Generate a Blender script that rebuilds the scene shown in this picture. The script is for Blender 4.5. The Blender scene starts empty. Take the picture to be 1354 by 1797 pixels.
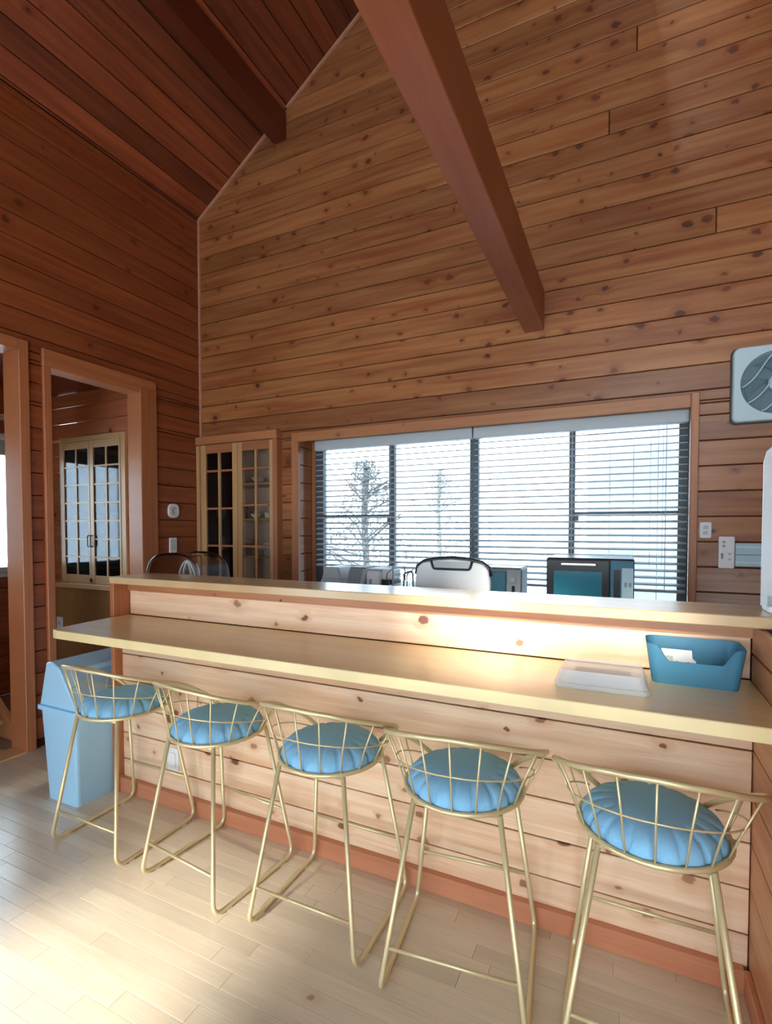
import bpy, bmesh, math, random
from mathutils import Vector, Matrix
random.seed(7)
R = math.radians
sc = bpy.context.scene
C = sc.collection

# ------------------------------------------------------------------ camera
cam_d = bpy.data.cameras.new('camera')
cam = bpy.data.objects.new('camera', cam_d)
C.objects.link(cam)
cam.location = (0, 0, 1.5)
cam.rotation_euler = (R(90 - 1.742), 0, R(25.357))
cam_d.sensor_fit = 'HORIZONTAL'
cam_d.sensor_width = 36.0
cam_d.lens = 886.29 / 1354 * 36.0
cam_d.shift_x = 0.0006
cam_d.shift_y = 54.84 / 1354
cam_d.clip_start = 0.02
sc.camera = cam

# ------------------------------------------------------------------ world, sun, exposure
world = bpy.data.worlds.new('world')
sc.world = world
world.use_nodes = True
bg = world.node_tree.nodes['Background']
bg.inputs[0].default_value = (0.72, 0.885, 1.0, 1)
bg.inputs[1].default_value = 1.0

sun_d = bpy.data.lights.new('sun', 'SUN')
sun_d.energy = 1.55
sun_d.color = (1.0, 0.955, 0.87)
sun_d.angle = R(5.0)
sun = bpy.data.objects.new('sun', sun_d)
C.objects.link(sun)
sun.rotation_euler = Vector((0.10, 1.0, -0.46)).to_track_quat('-Z', 'Y').to_euler()
sun.location = (0, -8, 6)

sc.view_settings.view_transform = 'Standard'
sc.view_settings.look = 'None'
sc.view_settings.gamma = 1.0
sc.view_settings.use_curve_mapping = False
sc.view_settings.exposure = 3.1
sc.cycles.use_denoising = True
sc.cycles.max_bounces = 10
sc.cycles.diffuse_bounces = 6
sc.cycles.transparent_max_bounces = 16
sc.cycles.caustics_reflective = False
sc.cycles.caustics_refractive = False
sc.cycles.sample_clamp_indirect = 8.0

# daylight portals in the real window openings (no light of their own)
def portal(loc, rot, sx, sy):
    d = bpy.data.lights.new('window_portal', 'AREA')
    d.shape = 'RECTANGLE'; d.size = sx; d.size_y = sy
    d.cycles.is_portal = True
    o = bpy.data.objects.new('window_portal', d)
    C.objects.link(o); o.location = loc; o.rotation_euler = rot
FY = -3.2                                        # front wall (behind the camera)
DOOR = (-2.5, -1.62, 0.0, 2.2)                   # glass door in the front wall
SIDE = (-2.95, -1.10, 0.0, 2.35)                  # wide glass doors in the left wall, behind the camera's left
WIDE = (-1.30, 2.00, 0.0, 2.25)                  # unseen curtained opening in the front wall, added for low soft light
GABLE2 = (-0.30, 1.70, 3.05, 4.30)               # unseen screened gable opening, added to light the counter top
GABLE = (-1.22, -0.45, 3.36, 3.90)                # gable window above them
portal(((DOOR[0]+DOOR[1])/2, FY-.05, 1.1), (R(90), 0, 0), DOOR[1]-DOOR[0], 2.2)
portal((-3.78, (SIDE[0]+SIDE[1])/2, 1.175), (0, R(-90), 0), 2.35, SIDE[1]-SIDE[0])
portal(((GABLE[0]+GABLE[1])/2, FY-.05, (GABLE[2]+GABLE[3])/2), (R(90), 0, 0), GABLE[1]-GABLE[0], GABLE[3]-GABLE[2])
portal((-1.07, 3.9, 1.6), (R(-90), 0, 0), 2.86, 1.35)
portal((-5.10, 2.22, 1.7), (0, R(-90), 0), 1.2, 1.44)

# ------------------------------------------------------------------ helpers
def link(o, parent=None):
    C.objects.link(o)
    if parent is not None:
        o.parent = parent
    return o

def mesh_obj(name, verts, faces, mat, parent=None, smooth=False):
    me = bpy.data.meshes.new(name)
    me.from_pydata([tuple(v) for v in verts], [], faces)
    me.validate(); me.update()
    if mat: me.materials.append(mat)
    if smooth:
        for p in me.polygons: p.use_smooth = True
    return link(bpy.data.objects.new(name, me), parent)

def bm_obj(name, bm, mat, parent=None, smooth=False, auto=None):
    me = bpy.data.meshes.new(name)
    bm.normal_update(); bm.to_mesh(me); bm.free()
    if mat: me.materials.append(mat)
    if smooth:
        for p in me.polygons: p.use_smooth = True
    return link(bpy.data.objects.new(name, me), parent)

def box(name, x0, x1, y0, y1, z0, z1, mat, parent=None, bev=0.0, seg=1):
    bm = bmesh.new()
    bmesh.ops.create_cube(bm, size=1.0)
    for v in bm.verts:
        v.co = Vector((x0 + (v.co.x+.5)*(x1-x0), y0 + (v.co.y+.5)*(y1-y0), z0 + (v.co.z+.5)*(z1-z0)))
    if bev > 0:
        bmesh.ops.bevel(bm, geom=list(bm.edges), offset=bev, segments=seg, affect='EDGES', profile=0.5)
    return bm_obj(name, bm, mat, parent, smooth=False)

def prism(name, poly, axis, a0, a1, mat, parent=None, bev=0.0):
    """extrude a 2D polygon along an axis: axis 'x' -> poly in (y,z); 'y' -> (x,z); 'z' -> (x,y)"""
    def P(p, a):
        return {'x': (a, p[0], p[1]), 'y': (p[0], a, p[1]), 'z': (p[0], p[1], a)}[axis]
    bm = bmesh.new()
    b = [bm.verts.new(P(p, a0)) for p in poly]; t = [bm.verts.new(P(p, a1)) for p in poly]
    n = len(poly)
    bm.faces.new(b); bm.faces.new(t)
    for i in range(n): bm.faces.new((b[i], b[(i+1) % n], t[(i+1) % n], t[i]))
    bmesh.ops.recalc_face_normals(bm, faces=list(bm.faces))
    if bev > 0:
        bmesh.ops.bevel(bm, geom=list(bm.edges), offset=bev, segments=1, affect='EDGES', profile=0.5)
    return bm_obj(name, bm, mat, parent)

def tube_geo(path, rad, n=8, closed=False):
    pts = [Vector(p) for p in path]
    m = len(pts)
    tang = []
    for i in range(m):
        if closed: d = pts[(i+1) % m] - pts[i-1]
        else: d = pts[min(i+1, m-1)] - pts[max(i-1, 0)]
        tang.append(d.normalized())
    up = Vector((0, 0, 1)) if abs(tang[0].z) < .9 else Vector((1, 0, 0))
    nrm = (up - tang[0]*up.dot(tang[0])).normalized()
    V, F = [], []
    for i in range(m):
        if i: 
            nrm = (nrm - tang[i]*nrm.dot(tang[i]))
            nrm.normalize()
        bi = tang[i].cross(nrm)
        for k in range(n):
            a = 2*math.pi*k/n
            V.append(pts[i] + (nrm*math.cos(a) + bi*math.sin(a))*rad)
    rng = m if closed else m-1
    for i in range(rng):
        j = (i+1) % m
        for k in range(n):
            l = (k+1) % n
            F.append((i*n+k, i*n+l, j*n+l, j*n+k))
    if not closed:
        F.append(tuple(range(n))[::-1]); F.append(tuple((m-1)*n+k for k in range(n)))
    return V, F

def tube(name, path, rad, mat, parent=None, n=8, closed=False):
    V, F = tube_geo(path, rad, n, closed)
    o = mesh_obj(name, V, F, mat, parent, smooth=True)
    return o

def bend(path, r, seg=5):
    """round the inner corners of a polyline"""
    pts = [Vector(p) for p in path]; out = [pts[0]]
    for i in range(1, len(pts)-1):
        a, b, c = pts[i-1], pts[i], pts[i+1]
        d1 = (a-b).normalized(); d2 = (c-b).normalized()
        rr = min(r, (a-b).length*.48, (c-b).length*.48)
        p0 = b+d1*rr; p1 = b+d2*rr
        for k in range(seg+1):
            t = k/seg
            out.append(p0*(1-t)**2 + b*2*t*(1-t) + p1*t*t)
    out.append(pts[-1])
    return out

def lathe(name, prof, center, mat, parent=None, n=24, axis='z', smooth=True):
    V, F = [], []
    c = Vector(center)
    for (r, h) in prof:
        for k in range(n):
            a = 2*math.pi*k/n
            p = {'z': Vector((r*math.cos(a), r*math.sin(a), h)), 'y': Vector((r*math.cos(a), h, r*math.sin(a))), 'x': Vector((h, r*math.cos(a), r*math.sin(a)))}[axis]
            V.append(c+p)
    for i in range(len(prof)-1):
        for k in range(n):
            l = (k+1) % n
            F.append((i*n+k, i*n+l, (i+1)*n+l, (i+1)*n+k))
    F.append(tuple(range(n))[::-1]); F.append(tuple((len(prof)-1)*n+k for k in range(n)))
    return mesh_obj(name, V, F, mat, parent, smooth)

def rrect(w, h, r, seg=5, cx=0, cy=0):
    out = []
    for sx, sy, a0 in ((1, 1, 0), (-1, 1, 90), (-1, -1, 180), (1, -1, 270)):
        for k in range(seg+1):
            a = R(a0 + 90*k/seg)
            out.append((cx + sx*(w/2-r) + r*math.cos(a), cy + sy*(h/2-r) + r*math.sin(a)))
    return out

def dense(poly, k=10):
    out = []
    for i in range(len(poly)):
        a, b = poly[i], poly[(i+1) % len(poly)]
        nseg = k if math.dist(a, b) > .05 else 1
        for j in range(nseg): out.append((a[0]+(b[0]-a[0])*j/nseg, a[1]+(b[1]-a[1])*j/nseg))
    return out

def empty(name, loc=(0, 0, 0), rz=0.0):
    o = bpy.data.objects.new(name, None); C.objects.link(o)
    o.location = loc; o.rotation_euler = (0, 0, rz); o.empty_display_size = .05
    return o

def tag(o, label=None, cat=None, group=None, kind=None):
    if label: o['label'] = label
    if cat: o['category'] = cat
    if group: o['group'] = group
    if kind: o['kind'] = kind
    return o

def copy_tree(o, parent=None):
    c = o.copy(); C.objects.link(c); c.parent = parent
    for ch in list(o.children): copy_tree(ch, c)
    return c

# ------------------------------------------------------------------ materials
def nt(name):
    m = bpy.data.materials.new(name); m.use_nodes = True
    t = m.node_tree
    return m, t, t.nodes['Principled BSDF'], t.nodes, t.links

def math_n(N, L, op, a, b=None, c=None, clamp=False):
    n = N.new('ShaderNodeMath'); n.operation = op; n.use_clamp = clamp
    for i, v in enumerate((a, b, c)):
        if v is None: continue
        if isinstance(v, (int, float)): n.inputs[i].default_value = v
        else: L.new(v, n.inputs[i])
    return n.outputs[0]

def mix_c(N, L, fac, a, b, mode='MIX'):
    n = N.new('ShaderNodeMix'); n.data_type = 'RGBA'; n.blend_type = mode
    if isinstance(fac, (int, float)): n.inputs[0].default_value = fac
    else: L.new(fac, n.inputs[0])
    for i, v in ((6, a), (7, b)):
        if isinstance(v, tuple): n.inputs[i].default_value = (*v, 1)
        else: L.new(v, n.inputs[i])
    return n.outputs[2]

def wood(name, u, v, light, dark, knots=0.35, vary=0.25, rough=0.42, coat=0.15, grain=1.0, knot_col=(0.085, 0.026, 0.011), spec=0.5, kscale=1.0):
    """knotty boards: grain runs along world axis u, across axis v"""
    m, t, P, N, L = nt(name)
    tc = N.new('ShaderNodeTexCoord'); oi = N.new('ShaderNodeObjectInfo')
    sep = N.new('ShaderNodeSeparateXYZ'); L.new(tc.outputs['Object'], sep.inputs[0])
    U = math_n(N, L, 'ADD', sep.outputs['XYZ'.index(u)], math_n(N, L, 'MULTIPLY', oi.outputs['Random'], 37.3))
    V = math_n(N, L, 'ADD', sep.outputs['XYZ'.index(v)], math_n(N, L, 'MULTIPLY', oi.outputs['Random'], 11.9))
    # knots: sparse cells
    wv = N.new('ShaderNodeCombineXYZ'); L.new(math_n(N, L, 'MULTIPLY', U, 24.0), wv.inputs[0]); L.new(math_n(N, L, 'MULTIPLY', V, 30.0), wv.inputs[1])
    nw = N.new('ShaderNodeTexNoise'); nw.noise_dimensions = '2D'; nw.inputs['Scale'].default_value = 1.0; nw.inputs['Detail'].default_value = 2
    L.new(wv.outputs[0], nw.inputs['Vector'])
    sw = N.new('ShaderNodeSeparateColor'); L.new(nw.outputs['Color'], sw.inputs[0])
    cv = N.new('ShaderNodeCombineXYZ')
    L.new(math_n(N, L, 'MULTIPLY_ADD', sw.outputs[0], 0.16, math_n(N, L, 'MULTIPLY', U, 5.0*kscale)), cv.inputs[0])
    L.new(math_n(N, L, 'MULTIPLY_ADD', sw.outputs[1], 0.16, math_n(N, L, 'MULTIPLY', V, 6.4*kscale)), cv.inputs[1])
    vo = N.new('ShaderNodeTexVoronoi'); vo.voronoi_dimensions = '2D'; vo.feature = 'F1'; vo.inputs['Scale'].default_value = 1.0
    L.new(cv.outputs[0], vo.inputs['Vector'])
    scv = N.new('ShaderNodeSeparateColor'); L.new(vo.outputs['Color'], scv.inputs[0])
    on = math_n(N, L, 'LESS_THAN', scv.outputs[0], knots)
    size = math_n(N, L, 'MULTIPLY_ADD', math_n(N, L, 'POWER', scv.outputs[1], 2.0), 0.085, 0.040)
    rel = math_n(N, L, 'DIVIDE', vo.outputs['Distance'], size)
    core = math_n(N, L, 'MULTIPLY', on, math_n(N, L, 'SUBTRACT', 1.35, rel, clamp=True))
    core = math_n(N, L, 'MINIMUM', math_n(N, L, 'MULTIPLY', core, 2.2), 1.0)
    halo = math_n(N, L, 'MULTIPLY', on, math_n(N, L, 'SUBTRACT', 1.0, math_n(N, L, 'DIVIDE', rel, 4.0), clamp=True))
    # grain
    gv = N.new('ShaderNodeCombineXYZ')
    L.new(math_n(N, L, 'MULTIPLY', U, 1.3), gv.inputs[0])
    L.new(math_n(N, L, 'MULTIPLY_ADD', halo, 0.9, math_n(N, L, 'MULTIPLY', V, 26.0*grain)), gv.inputs[1])
    n1 = N.new('ShaderNodeTexNoise'); n1.noise_dimensions = '2D'; n1.inputs['Scale'].default_value = 1.0; n1.inputs['Detail'].default_value = 5; n1.inputs['Distortion'].default_value = 0.35
    L.new(gv.outputs[0], n1.inputs['Vector'])
    fv = N.new('ShaderNodeCombineXYZ')
    L.new(math_n(N, L, 'MULTIPLY', U, 5.0), fv.inputs[0]); L.new(math_n(N, L, 'MULTIPLY', V, 210.0), fv.inputs[1])
    n2 = N.new('ShaderNodeTexNoise'); n2.noise_dimensions = '2D'; n2.inputs['Scale'].default_value = 1.0; n2.inputs['Detail'].default_value = 2
    L.new(fv.outputs[0], n2.inputs['Vector'])
    bv = N.new('ShaderNodeCombineXYZ')
    L.new(math_n(N, L, 'MULTIPLY', U, 0.8), bv.inputs[0]); L.new(math_n(N, L, 'MULTIPLY', V, 7.0), bv.inputs[1])
    n3 = N.new('ShaderNodeTexNoise'); n3.noise_dimensions = '2D'; n3.inputs['Scale'].default_value = 1.0; n3.inputs['Detail'].default_value = 2
    L.new(bv.outputs[0], n3.inputs['Vector'])
    g = math_n(N, L, 'MULTIPLY_ADD', n1.outputs[0], 0.62, math_n(N, L, 'MULTIPLY', n3.outputs[0], 0.38))
    cr = N.new('ShaderNodeMapRange'); cr.inputs[1].default_value = 0.32; cr.inputs[2].default_value = 0.68
    L.new(g, cr.inputs[0])
    col = mix_c(N, L, cr.outputs[0], light, dark)
    fine = N.new('ShaderNodeMapRange'); fine.inputs[3].default_value = 0.88; fine.inputs[4].default_value = 1.10
    L.new(n2.outputs[0], fine.inputs[0])
    var = math_n(N, L, 'MULTIPLY', fine.outputs[0], math_n(N, L, 'MULTIPLY_ADD', oi.outputs['Random'], vary, 1.0-vary/2))
    cmb = N.new('ShaderNodeCombineColor')
    for i in range(3): L.new(var, cmb.inputs[i])
    col = mix_c(N, L, 1.0, col, cmb.outputs[0], 'MULTIPLY')
    hcol = tuple(c*k for c, k in zip(dark, (0.85, 0.68, 0.55)))
    col = mix_c(N, L, math_n(N, L, 'MULTIPLY', halo, 0.55), col, hcol)
    col = mix_c(N, L, math_n(N, L, 'MULTIPLY', core, math_n(N, L, 'MULTIPLY_ADD', scv.outputs[2], 0.45, 0.52)), col, knot_col)
    L.new(col, P.inputs['Base Color'])
    P.inputs['Roughness'].default_value = rough
    P.inputs['Specular IOR Level'].default_value = spec
    P.inputs['Coat Weight'].default_value = coat; P.inputs['Coat Roughness'].default_value = 0.25
    bp = N.new('ShaderNodeBump'); bp.inputs['Strength'].default_value = 0.12; bp.inputs['Distance'].default_value = 0.002
    L.new(n2.outputs[0], bp.inputs['Height']); L.new(bp.outputs[0], P.inputs['Normal'])
    return m

def plain(name, col, rough=0.5, metal=0.0, noise=0.04, nscale=30.0, spec=0.5, coat=0.0, bump=0.0, alpha=None, trans=0.0):
    m, t, P, N, L = nt(name)
    tc = N.new('ShaderNodeTexCoord')
    n = N.new('ShaderNodeTexNoise'); n.inputs['Scale'].default_value = nscale; n.inputs['Detail'].default_value = 3
    L.new(tc.outputs['Object'], n.inputs['Vector'])
    a = tuple(min(1, c*(1+noise)) for c in col); b = tuple(c*(1-noise) for c in col)
    L.new(mix_c(N, L, n.outputs[0], a, b), P.inputs['Base Color'])
    P.inputs['Roughness'].default_value = rough; P.inputs['Metallic'].default_value = metal
    P.inputs['Specular IOR Level'].default_value = spec; P.inputs['Coat Weight'].default_value = coat
    P.inputs['Transmission Weight'].default_value = trans
    if alpha is not None: P.inputs['Alpha'].default_value = alpha
    if bump:
        b_ = N.new('ShaderNodeBump'); b_.inputs['Strength'].default_value = bump; b_.inputs['Distance'].default_value = .002
        L.new(n.outputs[0], b_.inputs['Height']); L.new(b_.outputs[0], P.inputs['Normal'])
    return m

def glass(name, tint=(0.95, 0.98, 1.0), gloss=1.0, rough=0.02):
    """thin pane: clear with a Fresnel reflection"""
    m, t, P, N, L = nt(name)
    N.remove(P)
    tr = N.new('ShaderNodeBsdfTransparent'); tr.inputs[0].default_value = (*tint, 1)
    gl = N.new('ShaderNodeBsdfGlossy'); gl.inputs['Roughness'].default_value = rough
    fr = N.new('ShaderNodeFresnel'); fr.inputs[0].default_value = 1.5
    mx = N.new('ShaderNodeMixShader')
    L.new(math_n(N, L, 'MULTIPLY', fr.outputs[0], gloss, clamp=True), mx.inputs[0])
    L.new(tr.outputs[0], mx.inputs[1]); L.new(gl.outputs[0], mx.inputs[2])
    L.new(mx.outputs[0], N['Material Output'].inputs[0])
    return m

def sheer_mat():
    m, t, P, N, L = nt('white_diffuser_cloth')
    N.remove(P)
    tl = N.new('ShaderNodeBsdfTranslucent'); tl.inputs[0].default_value = (.86, .88, .90, 1)
    df = N.new('ShaderNodeBsdfDiffuse'); df.inputs[0].default_value = (.8, .8, .8, 1)
    mx = N.new('ShaderNodeMixShader'); mx.inputs[0].default_value = .2
    L.new(tl.outputs[0], mx.inputs[1]); L.new(df.outputs[0], mx.inputs[2])
    L.new(mx.outputs[0], N['Material Output'].inputs[0])
    return m
CED_L, CED_D = (0.52, 0.235, 0.088), (0.34, 0.125, 0.042)
M = {}
M['sheer'] = sheer_mat()
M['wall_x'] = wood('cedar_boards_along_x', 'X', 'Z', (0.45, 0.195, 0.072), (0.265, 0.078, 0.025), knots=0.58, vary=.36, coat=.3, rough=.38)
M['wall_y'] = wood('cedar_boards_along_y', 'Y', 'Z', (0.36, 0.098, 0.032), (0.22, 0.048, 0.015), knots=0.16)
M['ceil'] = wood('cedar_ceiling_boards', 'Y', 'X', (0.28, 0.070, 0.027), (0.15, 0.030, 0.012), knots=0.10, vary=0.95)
M['cove'] = wood('pinkish_cove_strip', 'X', 'Z', (0.66, 0.36, 0.25), (0.56, 0.29, 0.19), knots=0.0, vary=.1)
M['alcove'] = wood('cedar_alcove_boards', 'X', 'Z', (0.56, 0.185, 0.072), (0.40, 0.11, 0.040), knots=0.2, rough=.6, coat=0)
M['far_wall'] = wood('cedar_far_wall', 'Y', 'Z', (0.30, 0.12, 0.05), (0.22, 0.08, 0.03), knots=0.05)
M['beam'] = wood('cedar_beam', 'Y', 'X', (0.36, 0.105, 0.036), (0.28, 0.070, 0.023), knots=0.03, grain=.6, vary=.1)
M['trim_x'] = wood('cedar_trim_along_x', 'X', 'Z', (0.54, 0.235, 0.10), (0.43, 0.165, 0.068), knots=0.10, kscale=1.4)
M['trim_y'] = wood('cedar_trim_along_y', 'Y', 'Z', (0.50, 0.185, 0.072), (0.38, 0.125, 0.046), knots=0.0)
M['trim_z'] = wood('cedar_trim_along_z', 'Z', 'Y', (0.50, 0.185, 0.072), (0.37, 0.120, 0.046), knots=0.0, grain=2)
M['trim_zx'] = wood('cedar_trim_upright', 'Z', 'X', (0.51, 0.21, 0.090), (0.40, 0.145, 0.058), knots=0.0, grain=2)
M['pale_z'] = wood('pale_cypress_upright', 'Z', 'X', (0.68, 0.42, 0.20), (0.55, 0.31, 0.135), knots=0.0, grain=2, vary=.1)
M['pale_x'] = wood('pale_cypress_rail', 'X', 'Z', (0.68, 0.42, 0.20), (0.55, 0.31, 0.135), knots=0.0, grain=2, vary=.1)
M['panel'] = wood('knotty_pine_panel', 'X', 'Z', (0.92, 0.69, 0.49), (0.74, 0.44, 0.26), knots=0.55, vary=.22, kscale=1.0, knot_col=(0.20, 0.06, 0.03))
M['panel_y'] = wood('cedar_return_panel', 'Y', 'Z', (0.60, 0.30, 0.15), (0.46, 0.19, 0.085), knots=0.18, vary=.15)
M['base'] = wood('reddish_baseboard', 'X', 'Z', (0.58, 0.235, 0.125), (0.50, 0.185, 0.09), knots=0.0, vary=.1)
M['base_y'] = wood('reddish_baseboard_return', 'Y', 'Z', (0.58, 0.235, 0.125), (0.50, 0.185, 0.09), knots=0.0, vary=.1)
M['counter'] = wood('oiled_oak_counter', 'X', 'Y', (0.85, 0.71, 0.40), (0.77, 0.61, 0.31), knots=0.0, rough=.28, coat=.4, grain=.7, vary=0)
M['ledge'] = wood('oiled_ledge', 'X', 'Y', (0.68, 0.48, 0.26), (0.58, 0.385, 0.19), knots=0.0, rough=.25, coat=.4, grain=.7, vary=0)
M['floor'] = wood('maple_floor_strip', 'X', 'Y', (0.72, 0.62, 0.47), (0.63, 0.525, 0.385), knots=0.02, rough=.24, coat=.5, grain=.5, vary=.15, knot_col=(.4, .25, .14))
M['floor_base'] = plain('floor_bed', (0.36, 0.26, 0.16), rough=.6)
M['dark_back'] = plain('dark_groove_backing', (0.045, 0.018, 0.008), rough=.9)
M['smooth_dark'] = wood('plain_veneer_panel', 'Z', 'X', (0.42, 0.22, 0.085), (0.34, 0.165, 0.06), knots=0.0, grain=1.6, vary=0)
M['gold'] = plain('champagne_gold_paint', (0.70, 0.59, 0.34), rough=.33, metal=.35, noise=.03)
M['fabric'] = plain('blue_linen_weave', (0.27, 0.57, 0.85), rough=.9, noise=.16, nscale=420, bump=.5, spec=.15)
M['felt'] = plain('cream_felt_pad', (0.8, 0.75, 0.62), rough=.9)
M['bin_blue'] = plain('pale_blue_plastic', (0.40, 0.70, 0.96), rough=.35, noise=.02)
M['bin_dark'] = plain('greyish_blue_plastic_flap', (0.30, 0.47, 0.62), rough=.4, noise=.02)
M['white'] = plain('white_plastic', (0.86, 0.89, 0.91), rough=.4, noise=.02)
M['white_warm'] = plain('white_ceramic', (0.82, 0.80, 0.75), rough=.2, noise=.02)
M['paper'] = plain('white_card', (0.85, 0.87, 0.86), rough=.8, noise=.02)
M['ink'] = plain('dark_ink', (0.06, 0.07, 0.08), rough=.7)
M['black'] = plain('black_plastic', (0.018, 0.022, 0.026), rough=.35)
M['grey'] = plain('grey_plastic', (0.27, 0.32, 0.35), rough=.4)
M['mid_grey'] = plain('light_grey_plastic', (0.50, 0.56, 0.58), rough=.4)
M['steel'] = plain('brushed_steel', (0.62, 0.66, 0.68), rough=.3, metal=.9)
M['alu'] = plain('bronze_grey_aluminium', (0.10, 0.115, 0.125), rough=.45, metal=.3)
M['blind'] = plain('grey_white_blind_slat', (0.42, 0.47, 0.51), rough=.55, noise=.01)
M['blind_rail'] = plain('grey_blind_rail', (0.52, 0.57, 0.61), rough=.5, noise=.01)
M['petrol'] = plain('petrol_blue_plastic', (0.055, 0.215, 0.335), rough=.5, noise=.03)
M['oven_glass'] = plain('oven_glass_teal_reflection', (0.045, 0.27, 0.37), rough=.15, spec=.8)  # teal brightness of the reflected front windows is put into the base colour
M['fan_blue'] = plain('pale_blue_white_fan_housing', (0.55, 0.72, 0.78), rough=.4, noise=.02)
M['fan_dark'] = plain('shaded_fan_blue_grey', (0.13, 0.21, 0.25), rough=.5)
M['pale_blue'] = plain('pale_blue_plastic_strip', (0.45, 0.68, 0.78), rough=.35, noise=.03)
M['glass'] = glass('window_glass')
M['cab_glass'] = glass('cabinet_glass', (0.93, 0.93, 0.92), 1.2)
M['cab_inside'] = plain('pale_cupboard_lining', (0.70, 0.55, 0.45), rough=.7)
M['alc_glass'] = glass('dark_cabinet_glass', (0.40, 0.42, 0.45), 0.5, .05)
M['smoke'] = glass('clear_smoky_plastic', (0.78, 0.76, 0.80), 2.2, .08)
M['frost'] = plain('milky_translucent_plastic', (0.86, 0.92, 0.96), rough=.35, noise=.02, alpha=.42)
M['frost2'] = plain('milky_acrylic', (0.62, 0.66, 0.72), rough=.3, noise=.02, alpha=.62)
M['snow'] = plain('snow', (0.86, 0.89, 0.93), rough=.9, noise=.05, nscale=2)
M['bark'] = plain('frosty_bark', (0.11, 0.10, 0.095), rough=.9, noise=.2)
M['leaf'] = plain('frosted_leaf', (0.20, 0.20, 0.19), rough=.9, noise=.2)
M['siding'] = plain('slate_blue_siding', (0.24, 0.26, 0.28), rough=.8)
M['plaster'] = plain('pale_plaster', (0.55, 0.5, 0.44), rough=.9)

# ------------------------------------------------------------------ planks
def inset(poly, d):
    n = len(poly); out = []
    for i in range(n):
        a = Vector(poly[i-1]); b = Vector(poly[i]); c = Vector(poly[(i+1) % n])
        e1 = (b-a).normalized(); e2 = (c-b).normalized()
        n1 = Vector((-e1.y, e1.x)); n2 = Vector((-e2.y, e2.x))
        k = 1 + n1.dot(n2)
        if k < .05: k = .05
        out.append(b + (n1+n2)*(d/k))
    return out

def clip(poly, a, b, c):
    """keep a*u+b*v+c >= 0"""
    out = []
    n = len(poly)
    for i in range(n):
        p, q = poly[i], poly[(i+1) % n]
        fp = a*p[0]+b*p[1]+c; fq = a*q[0]+b*q[1]+c
        if fp >= 0: out.append(p)
        if (fp >= 0) != (fq >= 0):
            t = fp/(fp-fq); out.append((p[0]+(q[0]-p[0])*t, p[1]+(q[1]-p[1])*t))
    return out

def plank(name, poly, place, th, mat, parent, ch=0.003, gap=0.0028):
    p0 = inset(poly, gap); p1 = inset(poly, gap+ch)
    n = len(poly)
    V = [place(p.x, p.y, 0) for p in p0] + [place(p.x, p.y, th-ch) for p in p0] + [place(p.x, p.y, th) for p in p1]
    F = [tuple(range(2*n, 3*n))]
    for i in range(n):
        j = (i+1) % n
        F.append((i, j, n+j, n+i)); F.append((n+i, n+j, 2*n+j, 2*n+i))
    bm = bmesh.new()
    vs = [bm.verts.new(v) for v in V]
    for f in F: bm.faces.new([vs[i] for i in f])
    bmesh.ops.recalc_face_normals(bm, faces=list(bm.faces))
    # open-backed shell: make the front face look into the room
    bm.normal_update()
    front = bm.faces[:][0] if False else None
    bm.faces.ensure_lookup_table()
    want = (Vector(place(0, 0, 1)) - Vector(place(0, 0, 0))).normalized()
    if bm.faces[0].normal.dot(want) < 0:
        bmesh.ops.reverse_faces(bm, faces=list(bm.faces))
    return bm_obj(name, bm, mat, parent)

def rows(name, u0, u1, v0, v1, pitch, base, holes, place, th, mat, parent, clips=(), joints=None, ch=0.003):
    """boards along u stacked in v, with rectangular holes cut out"""
    k = math.floor((v0-base)/pitch)
    while base+k*pitch < v1-1e-6:
        a, b = max(v0, base+k*pitch), min(v1, base+(k+1)*pitch)
        if b-a > .004:
            cuts = sorted({a, b} | {h[2] for h in holes if a+.004 < h[2] < b-.004} | {h[3] for h in holes if a+.004 < h[3] < b-.004})
            for c0, c1 in zip(cuts[:-1], cuts[1:]):
                segs = [(u0, u1)]
                for h in holes:
                    if h[2] < c1-.004 and h[3] > c0+.004:
                        ns = []
                        for s in segs:
                            if h[0] > s[0]+.004: ns.append((s[0], min(s[1], h[0])))
                            if h[1] < s[1]-.004: ns.append((max(s[0], h[1]), s[1]))
                        segs = [s for s in ns if s[1]-s[0] > .004]
                if joints:
                    for j in joints.get(k, ()):
                        segs = sum([[(s[0], j), (j, s[1])] if s[0]+.05 < j < s[1]-.05 else [s] for s in segs], [])
                for s in segs:
                    poly = [(s[0], c0), (s[1], c0), (s[1], c1), (s[0], c1)]
                    for cl in clips: 
                        if len(poly) >= 3: poly = clip(poly, *cl)
                    q = []
                    for p in poly:
                        if not q or (abs(p[0]-q[-1][0])+abs(p[1]-q[-1][1])) > .006: q.append(p)
                    if len(q) > 2 and (abs(q[0][0]-q[-1][0])+abs(q[0][1]-q[-1][1])) < .006: q.pop()
                    if len(q) < 3: continue
                    ar = abs(sum(q[i-1][0]*q[i][1]-q[i][0]*q[i-1][1] for i in range(len(q))))/2
                    if ar < .0006: continue
                    plank(name, q, place, th, mat, parent, ch)
        k += 1

XL, YB = -3.6, 3.56          # faces of the left and back walls
XR = 3.4
SL = 0.675                   # roof slope
EV = 4.335                   # eaves height at the left wall
RX = -0.1                    # ridge
RZ = EV + SL*(RX-XL)
PP, PB = 0.1512, 0.0564      # board pitch and first joint
TH = 0.016

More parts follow.
